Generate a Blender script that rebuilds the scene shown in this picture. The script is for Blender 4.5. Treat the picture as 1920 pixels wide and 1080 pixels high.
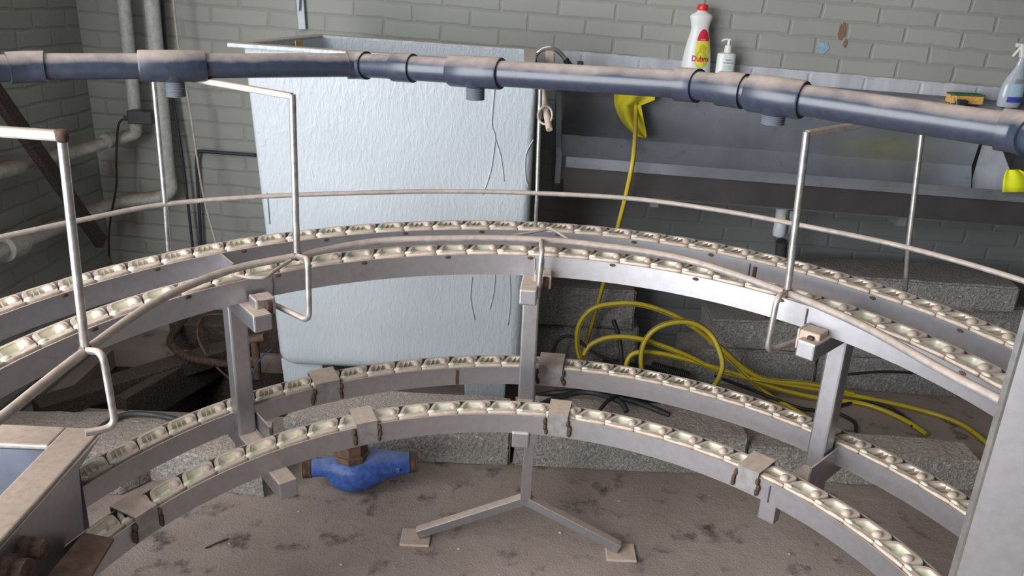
import bpy, bmesh, math, random
from mathutils import Vector, Matrix, noise
random.seed(7)
for o in list(bpy.data.objects): bpy.data.objects.remove(o)
SC = bpy.context.scene
COL = SC.collection
R = math.radians
# ------------------------------------------------------------ camera
CAMH = 1.55; FPX = 1550.0; PITCH = R(21); ROLL = R(2.5)
fw = Vector((0, math.cos(PITCH), -math.sin(PITCH)))
r0 = Vector((1, 0, 0)); u0 = Vector((0, math.sin(PITCH), math.cos(PITCH)))
rr = math.cos(ROLL)*r0 + math.sin(ROLL)*u0
uu = -math.sin(ROLL)*r0 + math.cos(ROLL)*u0
CP = Vector((0, 0, CAMH))
cd = bpy.data.cameras.new('camera'); cam = bpy.data.objects.new('camera', cd); COL.objects.link(cam)
cd.sensor_width = 36; cd.lens = 36*FPX/1920; cd.clip_start = .05
cam.matrix_world = Matrix(((rr.x, uu.x, -fw.x, 0), (rr.y, uu.y, -fw.y, 0), (rr.z, uu.z, -fw.z, CAMH), (0, 0, 0, 1)))
SC.camera = cam
# ------------------------------------------------------------ world, light, exposure
W = bpy.data.worlds.new('world'); SC.world = W; W.use_nodes = True
bg = W.node_tree.nodes['Background']; bg.inputs[0].default_value = (.80, .88, 1, 1); bg.inputs[1].default_value = .25
def area(name, loc, tgt, sx, sy, power, colr=(1, 1, 1)):
    l = bpy.data.lights.new(name, 'AREA'); l.shape = 'RECTANGLE'; l.size = sx; l.size_y = sy; l.energy = power; l.color = colr
    o = bpy.data.objects.new(name, l); COL.objects.link(o); o.location = loc
    o.rotation_euler = (Vector(tgt)-Vector(loc)).to_track_quat('-Z', 'Y').to_euler(); return o
area('doorway_daylight', (-2.15, -.35, 1.45), (.6, 1.0, .65), 2.9, 2.7, 275, (.95, .975, 1))
area('skylight', (-.5, .9, 3.3), (-.4, 1.2, 0), 1.6, 1.4, 20, (.95, .97, 1))
SC.view_settings.view_transform = 'Standard'; SC.view_settings.look = 'None'
SC.view_settings.gamma = 1; SC.view_settings.exposure = 0.0
SC.view_settings.use_curve_mapping = False

# ------------------------------------------------------------ pixel to world helpers
def ray(x, y): return fw*FPX + rr*(x-960) - uu*(y-540)
def az(x, y, z): v = ray(x, y); return CP + v*((z-CAMH)/v.z)
def ay(x, y, Y): v = ray(x, y); return CP + v*(Y/v.y)
def pz(lv, x, y): return CAMH + {'U': -.72, 'L': -1.10}[lv] + .0168*x + .0341*y
def onring(px, py, lv, dz=0):
    z0 = {'U': -.72, 'L': -1.10}[lv]+dz; v = ray(px, py)
    return CP + v*(z0/(v.z-.0168*v.x-.0341*v.y))
CY = 1.008

# ------------------------------------------------------------ materials
def new_mat(name):
    m = bpy.data.materials.new(name); m.use_nodes = True
    nt = m.node_tree; return m, nt, nt.nodes['Principled BSDF']
def N(nt, typ, **kw):
    n = nt.nodes.new(typ)
    for k, v in kw.items():
        if k in n.inputs: n.inputs[k].default_value = v
        else: setattr(n, k, v)
    return n
def mix(nt, fac, a, b):
    n = nt.nodes.new('ShaderNodeMix'); n.data_type = 'RGBA'
    for sock, v in ((n.inputs[0], fac), (n.inputs[6], a), (n.inputs[7], b)):
        if isinstance(v, bpy.types.NodeSocket): nt.links.new(v, sock)
        elif isinstance(v, (int, float)): sock.default_value = v
        else: sock.default_value = (*v, 1)
    return n.outputs[2]
def mathn(nt, op, a, b=None, c=None, clamp=False):
    n = nt.nodes.new('ShaderNodeMath'); n.operation = op; n.use_clamp = clamp
    for i, v in enumerate((a, b, c)):
        if v is None: continue
        if isinstance(v, bpy.types.NodeSocket): nt.links.new(v, n.inputs[i])
        else: n.inputs[i].default_value = v
    return n.outputs[0]
def ramp(nt, src, p0, p1):
    n = nt.nodes.new('ShaderNodeMapRange'); n.inputs[1].default_value = p0; n.inputs[2].default_value = p1; n.clamp = True
    nt.links.new(src, n.inputs[0]); return n.outputs[0]
def noise_n(nt, scale, detail=5, rough=.55, vec=None, stretch=None):
    n = nt.nodes.new('ShaderNodeTexNoise'); n.inputs['Scale'].default_value = scale
    n.inputs['Detail'].default_value = detail; n.inputs['Roughness'].default_value = rough
    if vec is None:
        tc = nt.nodes.new('ShaderNodeNewGeometry'); vec = tc.outputs['Position']
    if stretch:
        mp = nt.nodes.new('ShaderNodeMapping'); mp.inputs['Scale'].default_value = stretch; nt.links.new(vec, mp.inputs[0]); vec = mp.outputs[0]
    nt.links.new(vec, n.inputs['Vector']); return n.outputs['Fac']
def bump(nt, b, h, strength=.3, dist=.01):
    n = nt.nodes.new('ShaderNodeBump'); n.inputs['Strength'].default_value = strength; n.inputs['Distance'].default_value = dist
    nt.links.new(h, n.inputs['Height']); nt.links.new(n.outputs[0], b.inputs['Normal'])
def nz(nt):
    g = nt.nodes.new('ShaderNodeNewGeometry'); s = nt.nodes.new('ShaderNodeSeparateXYZ')
    nt.links.new(g.outputs['Normal'], s.inputs[0]); return s.outputs[2]
def posz(nt, i=2):
    g = nt.nodes.new('ShaderNodeNewGeometry'); s = nt.nodes.new('ShaderNodeSeparateXYZ')
    nt.links.new(g.outputs['Position'], s.inputs[0]); return s.outputs[i]
DUST = (.50, .385, .31)
def dusty(name, base, metallic=0., rough=.5, dust=1., lo=.45, hi=.8, col_var=.15, bump_s=.0, bscale=60, spec=None, dustcol=DUST, namp=.9, bigd=False):
    """a surface with settled tan dust on what faces up"""
    m, nt, b = new_mat(name)
    n1 = noise_n(nt, 9, 6); n2 = noise_n(nt, 55, 4)
    d = mathn(nt, 'ADD', nz(nt), mathn(nt, 'MULTIPLY', mathn(nt, 'SUBTRACT', n1, .5), namp))
    d = mathn(nt, 'MULTIPLY', ramp(nt, d, lo, hi), dust)
    dark = tuple(c*(1-col_var) for c in base); lite = tuple(min(1, c*(1+col_var)) for c in base)
    bc = mix(nt, ramp(nt, n2, .35, .65), dark, lite)
    dc = mix(nt, ramp(nt, n2, .3, .7), tuple(c*.85 for c in dustcol), tuple(min(1, c*1.1) for c in dustcol))
    nt.links.new(mix(nt, d, bc, dc), b.inputs['Base Color'])
    b.inputs['Roughness'].default_value = rough
    nt.links.new(mathn(nt, 'ADD', rough, mathn(nt, 'MULTIPLY', d, .9-rough)), b.inputs['Roughness'])
    if metallic: nt.links.new(mathn(nt, 'MULTIPLY', mathn(nt, 'SUBTRACT', 1., d), metallic), b.inputs['Metallic'])
    if bump_s: bump(nt, b, noise_n(nt, bscale, 4), bump_s, .004)
    return m
def plain(name, colr, rough=.5, metallic=0, var=.08, scale=30, bump_s=0, **kw):
    m, nt, b = new_mat(name)
    n = noise_n(nt, scale, 4)
    nt.links.new(mix(nt, ramp(nt, n, .3, .7), tuple(c*(1-var) for c in colr), tuple(min(1, c*(1+var)) for c in colr)), b.inputs['Base Color'])
    b.inputs['Roughness'].default_value = rough; b.inputs['Metallic'].default_value = metallic
    for k, v in kw.items(): b.inputs[k].default_value = v
    if bump_s: bump(nt, b, n, bump_s, .005)
    return m
M = {}
M['steel'] = dusty('brushed_steel', (.47, .47, .50), .95, .42, col_var=.05, lo=.35, hi=.7, namp=.5)
M['rod'] = dusty('steel_rod', (.46, .45, .44), .8, .38, lo=.1, hi=.9, col_var=.2)
M['dustrod'] = dusty('dusty_rod', (.38, .35, .33), .45, .5, lo=-.2, hi=.7, dustcol=(.42, .33, .275))
M['pvc'] = dusty('grey_blue_plastic_pipe', (.030, .038, .060), 0, .30, lo=.35, hi=1.05, col_var=.15, dustcol=(.42, .335, .285))
M['rust'] = plain('rusty_brown', (.085, .050, .035), .8, .2, .5, 80, .4)
M['galv'] = plain('dull_zinc', (.33, .335, .34), .5, .6, .18, 14)
M['chain'] = plain('dusty_cream_plastic', (.56, .45, .365), .5, 0, .14, 70, .15)
M['chainclean'] = plain('pale_cream_plastic', (.70, .68, .55), .25, 0, .1, 60)
M['tan'] = plain('tan_dust_coated_steel', DUST, .85, 0, .1, 60, .1)
M['black'] = plain('black_rubber', (.022, .022, .024), .55, 0, .3, 40)
M['darkgrey'] = plain('dark_grey_plastic', (.055, .055, .06), .5)
M['white_pl'] = plain('white_plastic', (.78, .78, .76), .35, 0, .02)
M['drainwhite'] = plain('white_blue_drain_plastic', (.56, .60, .66), .4, 0, .04)
M['red'] = plain('red_plastic', (.72, .03, .03), .35)
M['oldpipe'] = dusty('old_painted_pipe', (.50, .50, .46), 0, .5, lo=.1, hi=1.0, col_var=.15, dustcol=(.30, .21, .16))
M['cable'] = plain('dark_cable', (.03, .035, .05), .6)
M['string'] = plain('dirty_white_string', (.48, .44, .36), .9, 0, .2)
M['wood'] = plain('pale_dusty_wood', (.52, .41, .34), .8, 0, .2, 25, .2)
M['yellowcloth'] = plain('yellow_cloth', (.62, .53, .03), .9, 0, .08, 25, .2)
M['limecloth'] = plain('lime_yellow_cloth', (.82, .84, .02), .9, 0, .06, 40)
M['chrome'] = plain('scuffed_chrome', (.62, .62, .60), .25, .85, .15, 60)
M['sponge'] = plain('orange_sponge', (.85, .46, .10), .95, 0, .15, 120, .6)
M['scour'] = plain('green_scourer', (.04, .16, .07), .95, 0, .3, 150, .6)
M['meterblue'] = dusty('worn_blue_paint', (.045, .10, .34), 0, .4, .6, lo=.5, hi=1.3, col_var=.3, bump_s=.25, bscale=40, dustcol=(.30, .33, .42))
M['bronze'] = plain('dirty_bronze', (.17, .105, .075), .7, .3, .35, 40, .2)
M['bluelabel'] = plain('blue_print', (.05, .30, .62), .5)
M['navylabel'] = plain('dark_blue_print', (.06, .07, .40), .5)
M['yellowlabel'] = plain('yellow_print', (.88, .74, .08), .5)
M['greenlabel'] = plain('green_print', (.48, .64, .07), .5)
M['redlabel'] = plain('red_print', (.66, .03, .05), .5)
M['greylabel'] = plain('grey_print', (.30, .30, .34), .6)
M['palelabel'] = plain('pale_blue_print', (.42, .60, .72), .5)
M['mint'] = plain('mint_print', (.60, .74, .70), .5)
M['orange_tape'] = plain('orange_tape', (.70, .42, .14), .7)
def glassy(name, colr, rough=.08):
    m, nt, b = new_mat(name)
    b.inputs['Base Color'].default_value = (*colr, 1); b.inputs['Roughness'].default_value = rough
    b.inputs['Transmission Weight'].default_value = .92; b.inputs['IOR'].default_value = 1.4
    return m
M['glass'] = glassy('clear_glass', (.92, .95, .95))
M['clearpl'] = glassy('clear_bluish_plastic', (.70, .78, .90), .15)
# brushed sink steel
def mk_sink():
    m, nt, b = new_mat('dull_grey_sink_metal')
    n1 = noise_n(nt, 2.2, 6, .6); n2 = noise_n(nt, 26, 4)
    c = mix(nt, ramp(nt, n1, .35, .68), (.22, .23, .255), (.37, .39, .43))
    c = mix(nt, mathn(nt, 'MULTIPLY', ramp(nt, n2, .62, .75), .35), c, (.10, .09, .085))
    # yellowish stain near the right end
    x = posz(nt, 0); z = posz(nt, 2)
    sx = mathn(nt, 'SUBTRACT', 1., mathn(nt, 'MULTIPLY', mathn(nt, 'ABSOLUTE', mathn(nt, 'SUBTRACT', x, 1.42)), 3.6), clamp=True)
    sz = mathn(nt, 'SUBTRACT', 1., mathn(nt, 'MULTIPLY', mathn(nt, 'ABSOLUTE', mathn(nt, 'SUBTRACT', z, .965)), 13.), clamp=True)
    c = mix(nt, mathn(nt, 'MULTIPLY', mathn(nt, 'MULTIPLY', sx, sz), .55), c, (.42, .40, .12))
    nt.links.new(c, b.inputs['Base Color']); b.inputs['Metallic'].default_value = .45; b.inputs['Roughness'].default_value = .42
    bump(nt, b, n1, .25, .02); return m
M['sink'] = mk_sink()
def mk_brick():
    m, nt, b = new_mat('painted_brickwork')
    g = nt.nodes.new('ShaderNodeTexCoord'); mp = nt.nodes.new('ShaderNodeMapping')
    mp.inputs['Rotation'].default_value = (0, 0, .036); mp.inputs['Location'].default_value = (.03, .022, 0)
    nt.links.new(g.outputs['UV'], mp.inputs[0])
    # slightly wavy courses
    wn = nt.nodes.new('ShaderNodeTexNoise'); wn.inputs['Scale'].default_value = 9; nt.links.new(g.outputs['UV'], wn.inputs['Vector'])
    va = nt.nodes.new('ShaderNodeVectorMath'); va.operation = 'SCALE'; va.inputs[3].default_value = .02
    vs = nt.nodes.new('ShaderNodeVectorMath'); vs.operation = 'SUBTRACT'; vs.inputs[1].default_value = (.5, .5, .5)
    nt.links.new(wn.outputs['Color'], vs.inputs[0]); nt.links.new(vs.outputs[0], va.inputs[0])
    ad = nt.nodes.new('ShaderNodeVectorMath'); ad.operation = 'ADD'; nt.links.new(mp.outputs[0], ad.inputs[0]); nt.links.new(va.outputs[0], ad.inputs[1])
    br = nt.nodes.new('ShaderNodeTexBrick'); nt.links.new(ad.outputs[0], br.inputs['Vector'])
    br.inputs['Scale'].default_value = 1; br.inputs['Brick Width'].default_value = .222; br.inputs['Row Height'].default_value = .0645
    br.inputs['Mortar Size'].default_value = .0095; br.inputs['Mortar Smooth'].default_value = .8; br.offset = .5
    br.inputs['Color1'].default_value = (.345, .345, .31, 1); br.inputs['Color2'].default_value = (.38, .38, .34, 1)
    br.inputs['Mortar'].default_value = (.315, .315, .29, 1)
    big = noise_n(nt, 1.6, 5); fine = noise_n(nt, 120, 3)
    c = mix(nt, mathn(nt, 'MULTIPLY', ramp(nt, big, .35, .7), .30), br.outputs['Color'], (.22, .225, .21))
    drip = noise_n(nt, 14, 4, stretch=(1, 1, .18))
    c = mix(nt, mathn(nt, 'MULTIPLY', ramp(nt, drip, .60, .75), .25), c, (.38, .38, .36))
    # silver painted band above the trough, down behind it
    sx = posz(nt, 0); sz = posz(nt, 2)
    top = mathn(nt, 'SUBTRACT', 1.276, mathn(nt, 'MULTIPLY', sx, .041))
    top = mathn(nt, 'ADD', top, mathn(nt, 'MULTIPLY', mathn(nt, 'SUBTRACT', noise_n(nt, 30, 3), .5), .012))
    msk = mathn(nt, 'MULTIPLY', mathn(nt, 'LESS_THAN', sz, top), mathn(nt, 'GREATER_THAN', sx, .09))
    msk = mathn(nt, 'MULTIPLY', msk, mathn(nt, 'GREATER_THAN', sz, 1.0))
    msk = mathn(nt, 'MULTIPLY', msk, ramp(nt, noise_n(nt, 40, 5), .22, .34))
    c = mix(nt, msk, c, mix(nt, ramp(nt, drip, .35, .65), (.44, .45, .48), (.60, .61, .64)))
    # darker, more even greenish grey on the lower wall beneath the trough
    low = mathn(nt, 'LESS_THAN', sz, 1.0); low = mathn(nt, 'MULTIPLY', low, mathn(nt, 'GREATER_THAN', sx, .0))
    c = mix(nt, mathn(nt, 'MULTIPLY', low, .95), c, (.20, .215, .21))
    nt.links.new(c, b.inputs['Base Color']); b.inputs['Roughness'].default_value = .75
    h = mathn(nt, 'ADD', mathn(nt, 'MULTIPLY', br.outputs['Fac'], -1.), mathn(nt, 'MULTIPLY', fine, .12))
    h = mathn(nt, 'ADD', h, mathn(nt, 'MULTIPLY', noise_n(nt, 35, 4), .25))
    bump(nt, b, h, .5, .005); return m
M['brick'] = mk_brick()
def mk_floor():
    m, nt, b = new_mat('dirty_concrete_floor')
    n1 = noise_n(nt, 1.7, 7, .6); n2 = noise_n(nt, 9, 8, .65); n3 = noise_n(nt, 160, 3)
    c = mix(nt, ramp(nt, n1, .35, .65), (.29, .225, .19), (.40, .32, .27))
    c = mix(nt, ramp(nt, n2, .555, .68), c, (.09, .065, .055))
    c = mix(nt, mathn(nt, 'MULTIPLY', ramp(nt, n3, .62, .72), .5), c, (.36, .30, .26))
    sp = nt.nodes.new('ShaderNodeTexVoronoi'); sp.inputs['Scale'].default_value = 22
    g = nt.nodes.new('ShaderNodeNewGeometry'); nt.links.new(g.outputs['Position'], sp.inputs['Vector'])
    c = mix(nt, ramp(nt, sp.outputs['Distance'], .055, .035), c, (.55, .49, .44))
    nt.links.new(c, b.inputs['Base Color']); b.inputs['Roughness'].default_value = .85
    bump(nt, b, mathn(nt, 'ADD', n2, mathn(nt, 'MULTIPLY', n3, .25)), .55, .012); return m
M['floor'] = mk_floor()
def mk_conc(name, a, bcol, top):
    m, nt, b = new_mat(name)
    n1 = noise_n(nt, 6, 5); n3 = noise_n(nt, 130, 3, .7); n4 = noise_n(nt, 60, 2)
    c = mix(nt, ramp(nt, n1, .3, .7), a, bcol)
    c = mix(nt, ramp(nt, n3, .45, .62), c, tuple(x*.62 for x in a))
    c = mix(nt, mathn(nt, 'MULTIPLY', ramp(nt, n4, .60, .70), .6), c, tuple(min(1, x*1.5) for x in bcol))
    d = ramp(nt, mathn(nt, 'ADD', nz(nt), mathn(nt, 'MULTIPLY', mathn(nt, 'SUBTRACT', n1, .5), .5)), .4, .75)
    c = mix(nt, mathn(nt, 'MULTIPLY', d, .8), c, mix(nt, ramp(nt, n3, .4, .6), top, tuple(x*.7 for x in top)))
    nt.links.new(c, b.inputs['Base Color']); b.inputs['Roughness'].default_value = .92
    bump(nt, b, mathn(nt, 'ADD', n3, n4), .9, .008); return m
M['conc'] = mk_conc('coarse_aggregate_concrete', (.30, .28, .25), (.40, .375, .345), (.62, .50, .42))
M['concdark'] = mk_conc('grey_block_concrete', (.31, .30, .275), (.40, .39, .365), (.36, .31, .27))
M['pitwall'] = mk_conc('dark_brown_concrete', (.07, .052, .042), (.10, .075, .06), (.13, .095, .075))  # dark brown base for pit lining, plank, divider, ledge and brace
def mk_tank():
    m, nt, b = new_mat('painted_fibreglass')
    n1 = noise_n(nt, 3, 6); n2 = noise_n(nt, 95, 4, .6, stretch=(1, 1, .35)); 
    v = nt.nodes.new('ShaderNodeTexVoronoi'); v.feature = 'DISTANCE_TO_EDGE'; v.inputs['Scale'].default_value = 38
    g = nt.nodes.new('ShaderNodeNewGeometry'); mp = nt.nodes.new('ShaderNodeMapping'); mp.inputs['Scale'].default_value = (1, 1, .45)
    nt.links.new(g.outputs['Position'], mp.inputs[0]); nt.links.new(mp.outputs[0], v.inputs['Vector'])
    c = mix(nt, ramp(nt, n1, .3, .7), (.47, .515, .55), (.53, .575, .61))
    c = mix(nt, mathn(nt, 'MULTIPLY', ramp(nt, noise_n(nt, 90, 2), .74, .80), .5), c, (.30, .30, .30))
    d = ramp(nt, nz(nt), .8, .95)
    c = mix(nt, mathn(nt, 'MULTIPLY', d, mathn(nt, 'MULTIPLY', ramp(nt, n1, .3, .6), .75)), c, (.55, .43, .35))
    nt.links.new(c, b.inputs['Base Color']); b.inputs['Roughness'].default_value = .38
    h = mathn(nt, 'ADD', mathn(nt, 'MULTIPLY', n2, 1.), mathn(nt, 'MULTIPLY', ramp(nt, v.outputs['Distance'], .0, .12), -.12))
    bump(nt, b, h, .5, .005); return m
M['tank'] = mk_tank()
def mk_hose():
    m, nt, b = new_mat('yellow_striped_hose')
    tc = nt.nodes.new('ShaderNodeTexCoord'); s = nt.nodes.new('ShaderNodeSeparateXYZ'); nt.links.new(tc.outputs['UV'], s.inputs[0])
    st = mathn(nt, 'FRACT', mathn(nt, 'MULTIPLY', s.outputs[1], 3.))
    k = mathn(nt, 'LESS_THAN', st, .22)
    k2 = mathn(nt, 'MULTIPLY', k, .75)
    n1 = noise_n(nt, 12, 4)
    c = mix(nt, ramp(nt, n1, .3, .7), (.62, .48, .02), (.50, .37, .06))
    c = mix(nt, k2, c, (.12, .10, .02))
    nt.links.new(c, b.inputs['Base Color']); b.inputs['Roughness'].default_value = .4; return m
M['hose'] = mk_hose()
def mk_ceil():
    return plain('grey_ceiling', (.055, .055, .055), .9)
M['ceil'] = mk_ceil()

# ------------------------------------------------------------ object helpers
def wl(o):
    v = Vector((0, 0, 0))
    while o is not None: v = v + o.location; o = o.parent
    return v
def link(name, me, mat, parent=None, loc=None, smooth=False):
    o = bpy.data.objects.new(name, me); COL.objects.link(o)
    if mat is not None:
        for m_ in (mat if isinstance(mat, (list, tuple)) else [mat]): me.materials.append(m_)
    if smooth:
        for p in me.polygons: p.use_smooth = True
    if parent is not None:
        o.parent = parent; me.transform(Matrix.Translation(-wl(parent)))
    elif loc is not None:
        me.transform(Matrix.Translation(-Vector(loc))); o.location = loc
    else:
        if len(me.vertices):
            xs = [v.co for v in me.vertices]
            c = Vector(((min(v.x for v in xs)+max(v.x for v in xs))/2, (min(v.y for v in xs)+max(v.y for v in xs))/2, min(v.z for v in xs)))
            me.transform(Matrix.Translation(-c)); o.location = c
    return o
def thing(name, label, cat, loc, group=None, rot=None):
    o = bpy.data.objects.new(name, None); COL.objects.link(o); o.location = loc; o.empty_display_size = .05
    if rot: o.rotation_euler = rot
    return tag(o, label, cat, group)
def tag(o, label, cat, group=None, kind=None):
    o['label'] = label; o['category'] = cat
    if group: o['group'] = group
    if kind: o['kind'] = kind
    return o
def lab(o, label): o['label'] = label; return o
def struct(name, me, mat, smooth=False):
    o = link(name, me, mat, smooth=smooth); o['kind'] = 'structure'; return o
class MB:
    def __init__(s): s.v = []; s.f = []; s.mi = []; s.uv = {}
    def add(s, vs, fs, mi=0):
        n = len(s.v); s.v += [Vector(v) for v in vs]
        for f in fs: s.f.append([i+n for i in f]); s.mi.append(mi)
        return n
    def box(s, c, d, ax=None, mi=0):
        c = Vector(c); X, Y, Z = ax or (Vector((1, 0, 0)), Vector((0, 1, 0)), Vector((0, 0, 1)))
        vs = [c + X*(i*d[0]/2) + Y*(j*d[1]/2) + Z*(k*d[2]/2) for k in (-1, 1) for j in (-1, 1) for i in (-1, 1)]
        s.add(vs, [(0, 2, 3, 1), (4, 5, 7, 6), (0, 1, 5, 4), (2, 6, 7, 3), (0, 4, 6, 2), (1, 3, 7, 5)], mi)
    def bar(s, a, b, w, h, up=(0, 0, 1), mi=0):
        a = Vector(a); b = Vector(b); X = (b-a).normalized(); Y = Vector(up).cross(X)
        if Y.length < 1e-4: Y = Vector((1, 0, 0)).cross(X)
        Y.normalize(); Z = X.cross(Y); s.box((a+b)/2, ((b-a).length, w, h), (X, Y, Z), mi)
    def hexa(s, p, mi=0):   # 8 points: bottom 4 then top 4 (ccw seen from above)
        s.add(p, [(3, 2, 1, 0), (4, 5, 6, 7), (0, 1, 5, 4), (1, 2, 6, 5), (2, 3, 7, 6), (3, 0, 4, 7)], mi)
    def prism(s, poly, off, mi=0):
        n = len(poly); off = Vector(off); vs = [Vector(p) for p in poly] + [Vector(p)+off for p in poly]
        s.add(vs, [tuple(range(n))[::-1], tuple(range(n, 2*n))] + [(i, (i+1) % n, n+(i+1) % n, n+i) for i in range(n)], mi)
    def tube(s, pts, r, n=10, cap=True, mi=0, rads=None):
        pts = [Vector(p) for p in pts]; rings = []; prev = None
        for i, p in enumerate(pts):
            t = ((pts[min(i+1, len(pts)-1)]-p).normalized() + (p-pts[max(i-1, 0)]).normalized())
            if t.length < 1e-6: t = Vector((0, 0, 1))
            t.normalize()
            if prev is None:
                a = Vector((0, 0, 1)) if abs(t.z) < .9 else Vector((1, 0, 0)); x = a.cross(t).normalized()
            else: x = (prev - t*prev.dot(t)).normalized()
            prev = x; y = t.cross(x); q = rads[i] if rads else r
            rings.append([p + (x*math.cos(2*math.pi*k/n)+y*math.sin(2*math.pi*k/n))*q for k in range(n)])
        vs = [v for rg in rings for v in rg]; fs = []
        for i in range(len(rings)-1):
            for k in range(n): fs.append((i*n+k, i*n+(k+1) % n, (i+1)*n+(k+1) % n, (i+1)*n+k))
        base = len(s.f)
        s.add(vs, fs, mi)
        L = 0; acc = [0]
        for i in range(1, len(pts)): L += (pts[i]-pts[i-1]).length; acc.append(L)
        for i in range(len(rings)-1):
            for k in range(n): s.uv[base+i*n+k] = [(acc[i], k/n), (acc[i], (k+1)/n), (acc[i+1], (k+1)/n), (acc[i+1], k/n)]
        if cap: s.add(rings[0], [tuple(range(n))[::-1]], mi); s.add(rings[-1], [tuple(range(n))], mi)
    def lathe(s, prof, c=(0, 0, 0), n=24, sx=1, sy=1, ax=None, mi=0):
        c = Vector(c); X, Y, Z = ax or (Vector((1, 0, 0)), Vector((0, 1, 0)), Vector((0, 0, 1)))
        vs = [c + X*(r*sx*math.cos(2*math.pi*k/n)) + Y*(r*sy*math.sin(2*math.pi*k/n)) + Z*z for r, z in prof for k in range(n)]
        fs = [(i*n+k, i*n+(k+1) % n, (i+1)*n+(k+1) % n, (i+1)*n+k) for i in range(len(prof)-1) for k in range(n)]
        s.add(vs, fs, mi); m = len(prof)
        s.add(vs[:n], [tuple(range(n))[::-1]], mi); s.add(vs[(m-1)*n:], [tuple(range(n))], mi)
    def mesh(s, name='m', bevel=0, segs=2, merge=True):
        me = bpy.data.meshes.new(name); me.from_pydata([tuple(v) for v in s.v], [], s.f)
        for p, i in zip(me.polygons, s.mi): p.material_index = i
        if s.uv:
            uvl = me.uv_layers.new(name='UVMap')
            for fi, uvs in s.uv.items():
                for li, q in zip(me.polygons[fi].loop_indices, uvs): uvl.data[li].uv = q
        bm = bmesh.new(); bm.from_mesh(me)
        if merge: bmesh.ops.remove_doubles(bm, verts=bm.verts, dist=1e-5)
        bmesh.ops.recalc_face_normals(bm, faces=bm.faces)
        if bevel: bmesh.ops.bevel(bm, geom=[e for e in bm.edges if len(e.link_faces) == 2 and e.calc_face_angle(0) > .5], offset=bevel, segments=segs, affect='EDGES', profile=.5)
        bm.to_mesh(me); bm.free(); return me
    def build(s, name, mat, parent=None, smooth=False, bevel=0, segs=2, loc=None):
        return link(name, s.mesh(name, bevel, segs), mat, parent, loc, smooth)
def autosmooth(o, ang=40):
    me = o.data
    for p in me.polygons: p.use_smooth = True
    bm = bmesh.new(); bm.from_mesh(me)
    for e in bm.edges:
        if len(e.link_faces) == 2 and e.calc_face_angle(0) > R(ang): e.smooth = False
    bm.to_mesh(me); bm.free(); return o
def spline(pts, n=8, closed=False):
    pts = [Vector(p) for p in pts]; out = []; m = len(pts)
    for i in range(m-1):
        p0 = pts[max(i-1, 0)]; p1 = pts[i]; p2 = pts[i+1]; p3 = pts[min(i+2, m-1)]
        for k in range(n):
            t = k/n; out.append(.5*((2*p1)+(p2-p0)*t+(2*p0-5*p1+4*p2-p3)*t*t+(3*p1-p0-3*p2+p3)*t**3))
    out.append(pts[-1]); return out
def rounded(pts, rad, n=6):
    pts = [Vector(p) for p in pts]; out = [pts[0]]
    for i in range(1, len(pts)-1):
        a, b, c = pts[i-1], pts[i], pts[i+1]; d1 = (a-b); d2 = (c-b); q = min(rad, d1.length*.45, d2.length*.45)
        s = b+d1.normalized()*q; e = b+d2.normalized()*q
        for k in range(n+1):
            t = k/n; out.append(s*(1-t)**2 + b*2*t*(1-t) + e*t*t)
    out.append(pts[-1]); return out
def tube1(name, pts, r, mat, parent=None, n=10, **kw):
    m = MB(); m.tube(pts, r, n, **kw); return autosmooth(m.build(name, mat, parent), 50)

# ------------------------------------------------------------ room
WY = 3.33
def quad_uv(name, p, uvs, mat):
    me = bpy.data.meshes.new(name); me.from_pydata([tuple(v) for v in p], [], [tuple(range(len(p)))])
    ul = me.uv_layers.new(name='UVMap')
    for i, q in enumerate(uvs): ul.data[i].uv = q
    return struct(name, me, mat)
def wallbox(name, x0, x1, y0, y1, z0, z1, mat, uvaxis):
    m = MB(); m.box(((x0+x1)/2, (y0+y1)/2, (z0+z1)/2), (x1-x0, y1-y0, z1-z0)); me = m.mesh(name)
    ul = me.uv_layers.new(name='UVMap')
    for p in me.polygons:
        for li in p.loop_indices:
            v = me.vertices[me.loops[li].vertex_index].co
            ul.data[li].uv = ((v.x if uvaxis == 0 else v.y), v.z)
    return struct(name, me, mat)
XL = -1.72
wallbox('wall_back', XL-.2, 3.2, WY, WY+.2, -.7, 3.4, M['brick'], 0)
wallbox('wall_left', XL-.2, XL, 1.55, WY, -.7, 3.4, M['brick'], 1)
wallbox('wall_front', XL-1.3, 3.2, -2.6, -2.4, -.1, 3.4, M['ceil'], 0)
wallbox('wall_right', 3.0, 3.2, -2.4, WY, -.1, 3.4, M['ceil'], 1)
wallbox('ceiling', XL-1.3, 3.2, -2.6, WY+.2, 3.4, 3.5, M['ceil'], 0)
# floor slab with the pit opening
PX0, PX1, PY0, PY1 = -1.66, -.62, 2.63, 3.12
m = MB()
for (x0, x1, y0, y1) in ((-3.5, 3.5, -2.5, PY0), (-3.5, PX0, PY0, PY1), (PX1, 3.5, PY0, PY1), (-3.5, 3.5, PY1, WY+.1)):
    m.box(((x0+x1)/2, (y0+y1)/2, -.04), (x1-x0, y1-y0, .08))
o = m.build('floor', M['floor']); o['kind'] = 'structure'
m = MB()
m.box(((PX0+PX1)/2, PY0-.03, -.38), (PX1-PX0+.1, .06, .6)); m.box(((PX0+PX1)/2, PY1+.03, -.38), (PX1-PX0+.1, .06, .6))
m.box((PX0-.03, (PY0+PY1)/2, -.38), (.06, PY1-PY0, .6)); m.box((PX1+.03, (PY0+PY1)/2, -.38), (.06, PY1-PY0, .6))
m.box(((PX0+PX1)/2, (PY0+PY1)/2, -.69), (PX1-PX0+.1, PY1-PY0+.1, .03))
o = m.build('trim_1', M['pitwall']); o['kind'] = 'structure'; o['label'] = 'lining of the dark floor pit'

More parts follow.
